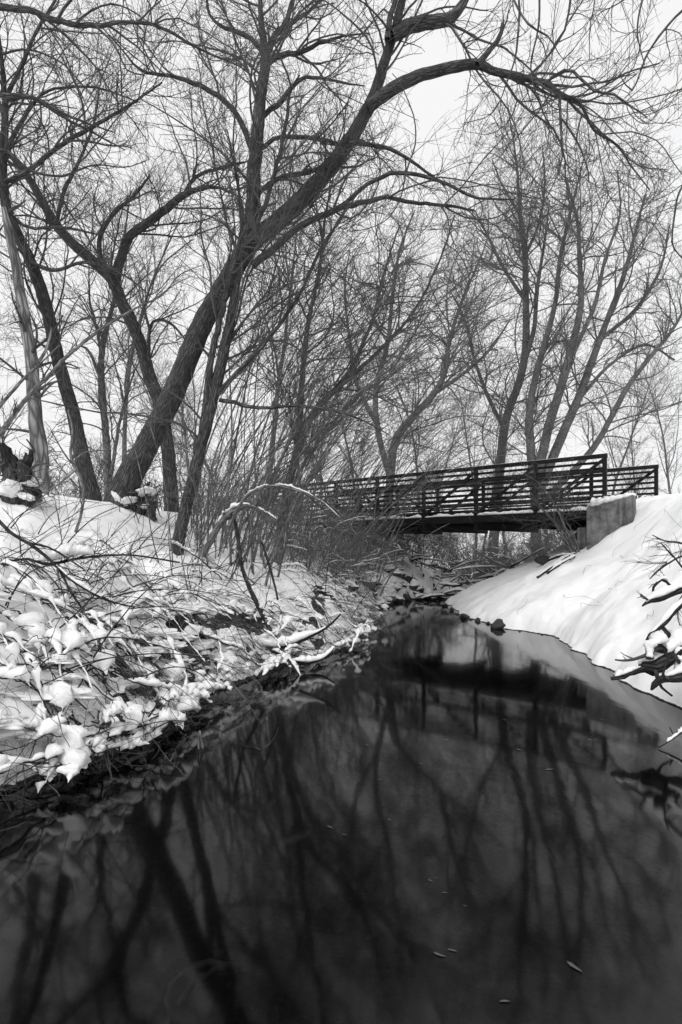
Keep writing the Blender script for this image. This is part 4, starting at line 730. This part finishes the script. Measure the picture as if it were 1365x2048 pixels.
for px, py, s in [(770, 1200, 0.22), (792, 1200, 0.26), (815, 1199, 0.24), (838, 1198, 0.2), (858, 1196, 0.24), (880, 1194, 0.22), (765, 1213, 0.24), (748, 1206, 0.2), (900, 1192, 0.2), (870, 1200, 0.15)]:
    h = hit(px, py, 8); stone((h[0], h[1], 0.02), s, 'dark stone standing in the water where the creek bends away', 'dark stones at the head of the pool', rs.uniform() < 0.35, i=i); i += 1
# ------------------------------------------------------------------ driftwood at the bend
DG = 'sticks of the driftwood jam'
for k in range(95):
    px = rs.uniform(770, 1030); Y = rs.uniform(17, 23); x = (px - CX) / F * Y; z = max(Z(x, Y), 0.02) + rs.uniform(0.0, 0.35); L = rs.uniform(0.5, 1.7); a = rs.uniform(-0.6, 3.7); e = rs.normal() * 0.3
    d = np.array([math.cos(a) * math.cos(e), math.sin(a) * math.cos(e) * 0.7, math.sin(e)]); r = rs.uniform(0.012, 0.04)
    C = np.array([[0, 0, 0, r], [*(d * L * 0.5 + rs.normal(size=3) * 0.06), r * 0.8], [*(d * L + rs.normal(size=3) * 0.1), r * 0.35]]); C[:, 2] = np.maximum(C[:, 2], 0.03 - z + max(Z(x, Y), 0))
    root = thing('driftwood_stick', 'snow topped driftwood stick in the jam where the creek bends', 'driftwood', (x, Y, z), DG); rng = np.random.default_rng(800 + k)
    m, D = limb_mesh(C, rng, 6, 0.12, 0.05, 'deadwood' if k % 2 else 'cane', name='stick'); obj('stick', m, root); V, Fq, _ = ridge_on(D, rng, r * 1.3 + 0.012, 0.05, 0.9, 12); obj('snow', mesh('snow', V, Fq, 'snow'), root)
# ------------------------------------------------------------------ fallen snag on the right bank
branch_thing('fallen_snag', 'gnarled dark snag under thick snow reaching out over the right waterline', 'snag', [
    ([(1640, 1290, 40), (1500, 1268, 36), (1410, 1280, 33), (1365, 1298, 31), (1330, 1318, 34), (1305, 1332, 36), (1283, 1330, 24)], 5.0, 4.85), ([(1300, 1335, 15), (1272, 1342, 13), (1245, 1353, 10), (1224, 1357, 7)], 4.85, 4.75),
    ([(1520, 1320, 26), (1440, 1335, 23), (1380, 1350, 21), (1340, 1356, 19), (1316, 1362, 13), (1303, 1380, 5)], 4.75, 4.65), ([(1300, 1318, 16), (1298, 1290, 13), (1302, 1272, 11), (1325, 1250, 10), (1350, 1222, 11), (1385, 1195, 11), (1450, 1200, 14), (1520, 1262, 18)], 4.9, 5.0),
    ([(1318, 1248, 9), (1332, 1262, 8), (1345, 1278, 8), (1353, 1287, 5)], 4.95, 4.9), ([(1330, 1262, 4), (1338, 1285, 3)], 4.92, 4.9), ([(1340, 1312, 14), (1320, 1296, 17), (1302, 1298, 15), (1300, 1318, 13)], 4.85, 4.75),
    ([(1385, 1345, 9), (1362, 1328, 8), (1350, 1312, 7), (1360, 1300, 5)], 4.68, 4.7), ([(1310, 1340, 8), (1322, 1372, 6), (1345, 1392, 4)], 4.8, 4.7)],
    901, 'deadwood', [(0, 0.11, 0.2, 1.0), (2, 0.085, 0.1, 0.8), (3, 0.055, 0.12, 0.97), (1, 0.026, 0.2, 0.8), (6, 0.085, 0.0, 1.0), (7, 0.05, 0.1, 1.0)], tw1(6), S=12, lump=0.1)
branch_thing('buried_branch', 'dark branch half buried in the snow above the gnarled snag', 'branch', [([(1480, 1172, 12), (1440, 1160, 12), (1390, 1172, 13), (1350, 1184, 13), (1322, 1198, 11), (1298, 1203, 9), (1285, 1212, 3)], 5.9, 5.7), ([(1350, 1182, 6), (1328, 1160, 5), (1310, 1170, 5), (1306, 1186, 4)], 5.8, 5.8), ([(1400, 1170, 5), (1370, 1140, 4), (1345, 1110, 3), (1330, 1095, 2)], 5.85, 6.2)], 902, 'deadwood', [(0, 0.085, 0.0, 0.92), (1, 0.03, 0.0, 0.6)], tw1(9), S=10)
branch_thing('bank_brushwood', 'spray of dark twigs half buried on the slope above the buried branch', 'branch', [([(1440, 1085, 6), (1395, 1100, 6), (1350, 1118, 5), (1318, 1140, 4), (1300, 1158, 2)], 6.9, 6.6), ([(1395, 1100, 4), (1360, 1085, 4), (1330, 1082, 3), (1305, 1070, 2)], 6.8, 6.9), ([(1350, 1118, 3), (1335, 1100, 3), (1322, 1086, 2)], 6.7, 6.8)], 904, 'cane_dark', [(0, 0.03, 0.2, 0.7)], tw1(14))
branch_thing('waterside_twig', 'thin forked twig dipping into the water below the gnarled snag', 'twig', [([(1400, 1440, 5), (1365, 1462, 5), (1345, 1478, 4), (1318, 1495, 2)], 4.3, 4.2), ([(1350, 1474, 3), (1340, 1455, 2)], 4.25, 4.25)], 903, 'deadwood', [(0, 0.02, 0.3, 0.7)])
# twigs and stalks poking out of the smooth snow of the right bank
TG = 'twigs poking out of the right bank snow'
for k, pts in enumerate([[(1128, 1190), (1135, 1196), (1165, 1192), (1185, 1198), (1200, 1206)], [(1163, 1206), (1185, 1212), (1207, 1211)], [(1036, 1222), (1048, 1212), (1056, 1200)], [(1226, 1108), (1232, 1097), (1248, 1085)], [(1167, 1144), (1174, 1132), (1184, 1131)], [(1218, 1178), (1234, 1180)], [(1230, 1172), (1238, 1163), (1245, 1164)], [(1241, 1111), (1248, 1116), (1258, 1110)], [(1300, 1148), (1330, 1125), (1362, 1100)], [(1310, 1140), (1335, 1110), (1345, 1075)], [(1296, 1122), (1325, 1112), (1340, 1108)], [(1330, 1020), (1350, 1045), (1368, 1060)], [(1285, 1090), (1300, 1062), (1320, 1040)], [(1270, 1055), (1290, 1040), (1310, 1022)], [(1295, 1230), (1305, 1235), (1308, 1220)], [(1110, 1130), (1100, 1142), (1094, 1150)], [(1340, 1130), (1350, 1112), (1372, 1085)], [(1225, 1070), (1236, 1060), (1262, 1048)], [(1340, 1090), (1322, 1096), (1306, 1080)]]):
    C = []
    for j, (a, b) in enumerate(pts):
        h = hit(a, b, 4); h = h * 0.985 + np.array([0, 0, CAMZ]) * 0.015; C.append([*(h), 0.0024 if j < len(pts) - 1 else 0.0014])
    C = np.array(C); e = C[0].copy(); e[2] -= 0.07; C = np.vstack([e, C]); rng = np.random.default_rng(910 + k); b = C[0, :3].copy()
    m, D = limb_mesh(C, rng, 5, 0.04, 0.03, 'cane_dark', jit=0.003, name='snow_twig'); o = obj('snow_twig', m, None, b); set_origin(o, b); tag(o, 'thin dark twig poking out of the smooth snow of the right bank', 'twig', TG)
for k, pts in enumerate([[(1075, 1158), (1100, 1140), (1128, 1120), (1152, 1108)], [(1095, 1150), (1120, 1132), (1150, 1116)], [(1088, 1128), (1110, 1118), (1140, 1112)]]):
    C = np.array([[*(hit(a, b, 6) + np.array([0, 0, 0.03])), 0.028 - 0.005 * j] for j, (a, b) in enumerate(pts)]); b = C[0, :3].copy(); rng = np.random.default_rng(940 + k)
    root = thing('fallen_pole', 'snow topped fallen pole lying down the slope below the abutment', 'pole', b, 'fallen poles below the abutment'); m, D = limb_mesh(C, rng, 8, 0.08, 0.04, 'deadwood', name='pole'); o = obj('pole', m, root); set_origin(o, b)
    V, Fq, _ = ridge_on(D, rng, 0.04, 0.0, 1.0, 20, 1.2); obj('snow', mesh('snow', rel(V, b), Fq, 'snow'), root)
h = hit(1090, 1126, 8); stone(h, 0.24, 'dark flat stone beside the fallen poles below the abutment', None, False, i=3)
# ------------------------------------------------------------------ leaves and litter on the pool, and what lies under it
def leaf_mesh(i):
    r = np.random.default_rng(960 + i); n = 7; t = np.linspace(0, 1, n); w = np.sin(np.pi * t ** 0.8) * 0.32 * (0.8 + 0.4 * r.uniform(size=n)); bend = r.normal() * 0.15
    V = []; 
    for a, b in zip(t, w):
        c = bend * math.sin(a * 3.1); V += [(a - 0.5, c - b, 0.04 * r.uniform() + 0.03), (a - 0.5, c, 0.0), (a - 0.5, c + b, 0.04 * r.uniform() + 0.03)]
    Fc = []
    for k in range(n - 1):
        for j in range(2): q = k * 3 + j; Fc.append((q, q + 1, q + 4, q + 3))
    return mesh('floating_leaf', V, Fc, 'leaf')
lm = [leaf_mesh(i) for i in range(5)]
for k, (px, py, s) in enumerate([(862, 1762, .05), (873, 1757, .03), (852, 1770, .02), (890, 1786, .05), (930, 1813, .04), (880, 1910, .09), (905, 1902, .07), (700, 1503, .05), (735, 1490, .07), (842, 1528, .06), (895, 1480, .08), (890, 1402, .06), (1010, 1440, .07), (1040, 1500, .1), (1100, 1540, .12), (690, 1670, .06), (660, 1655, .08), (760, 1560, .05), (1150, 1935, .12), (1010, 2005, .07), (800, 1375, .07), (950, 1375, .06), (1128, 1305, .06), (1130, 1318, .05), (1165, 1345, .06), (720, 1440, .05), (745, 1455, .05), (1205, 1440, .08), (640, 1480, .05), (1260, 1560, .07), (780, 1640, .05), (1180, 1480, .08)]):
    Y = F * CAMZ / (py - HY); o = obj('floating_leaf', lm[k % 5], None, ((px - CX) / F * Y, Y, 0.003)); o.scale = (s * 0.55, s * 0.2, s * 0.2); o.rotation_euler = (0, 0, -0.5 + rs.normal() * 0.35)
    tag(o, 'small dead leaf floating on the dark pool', 'leaf', 'leaves floating on the pool')
def on_bed(px, py):
    r = ray(px, py); t = CAMZ / -r[2]; p = np.array([r[0] * t, t, 0]); d = np.array([r[0], 1, r[2] * 1.6]); 
    for _ in range(80):
        p = p + d * 0.012
        if p[2] <= Z(p[0], p[1]) + 0.02: break
    return p
b = on_bed(395, 1900); root = thing('sunken_branch', 'pale twisted branch lying sunken on the creek bed', 'branch', b); rng = np.random.default_rng(970)
for j, pts in enumerate([[(0.12, 0.12, 0.05), (0.02, 0.1, 0.08), (-0.1, 0.04, 0.07), (-0.13, -0.05, 0.05), (-0.08, -0.16, 0.04), (-0.12, -0.25, 0.03)], [(0.16, 0.14, 0.04), (0.08, 0.04, 0.09), (-0.02, 0.02, 0.06), (-0.06, -0.1, 0.05)]]):
    m, D = limb_mesh(np.array([[*p, 0.022 - 0.002 * i] for i, p in enumerate(pts)]), rng, 8, 0.03, 0.08, 'bark_pale', name='stem'); obj('stem', m, root)
for k in range(26):
    p = on_bed(rs.uniform(150, 1250), rs.uniform(1650, 2040)); o = obj('sunken_leaf', lm[k % 5], None, (p[0], p[1], p[2] + 0.02)); s = rs.uniform(0.05, 0.1); o.scale = (s, s, s); o.rotation_euler = (rs.normal() * 0.2, rs.normal() * 0.2, rs.uniform(0, 6.28)); tag(o, 'dead leaf lying on the creek bed under the water', 'leaf', 'sunken leaves on the creek bed')
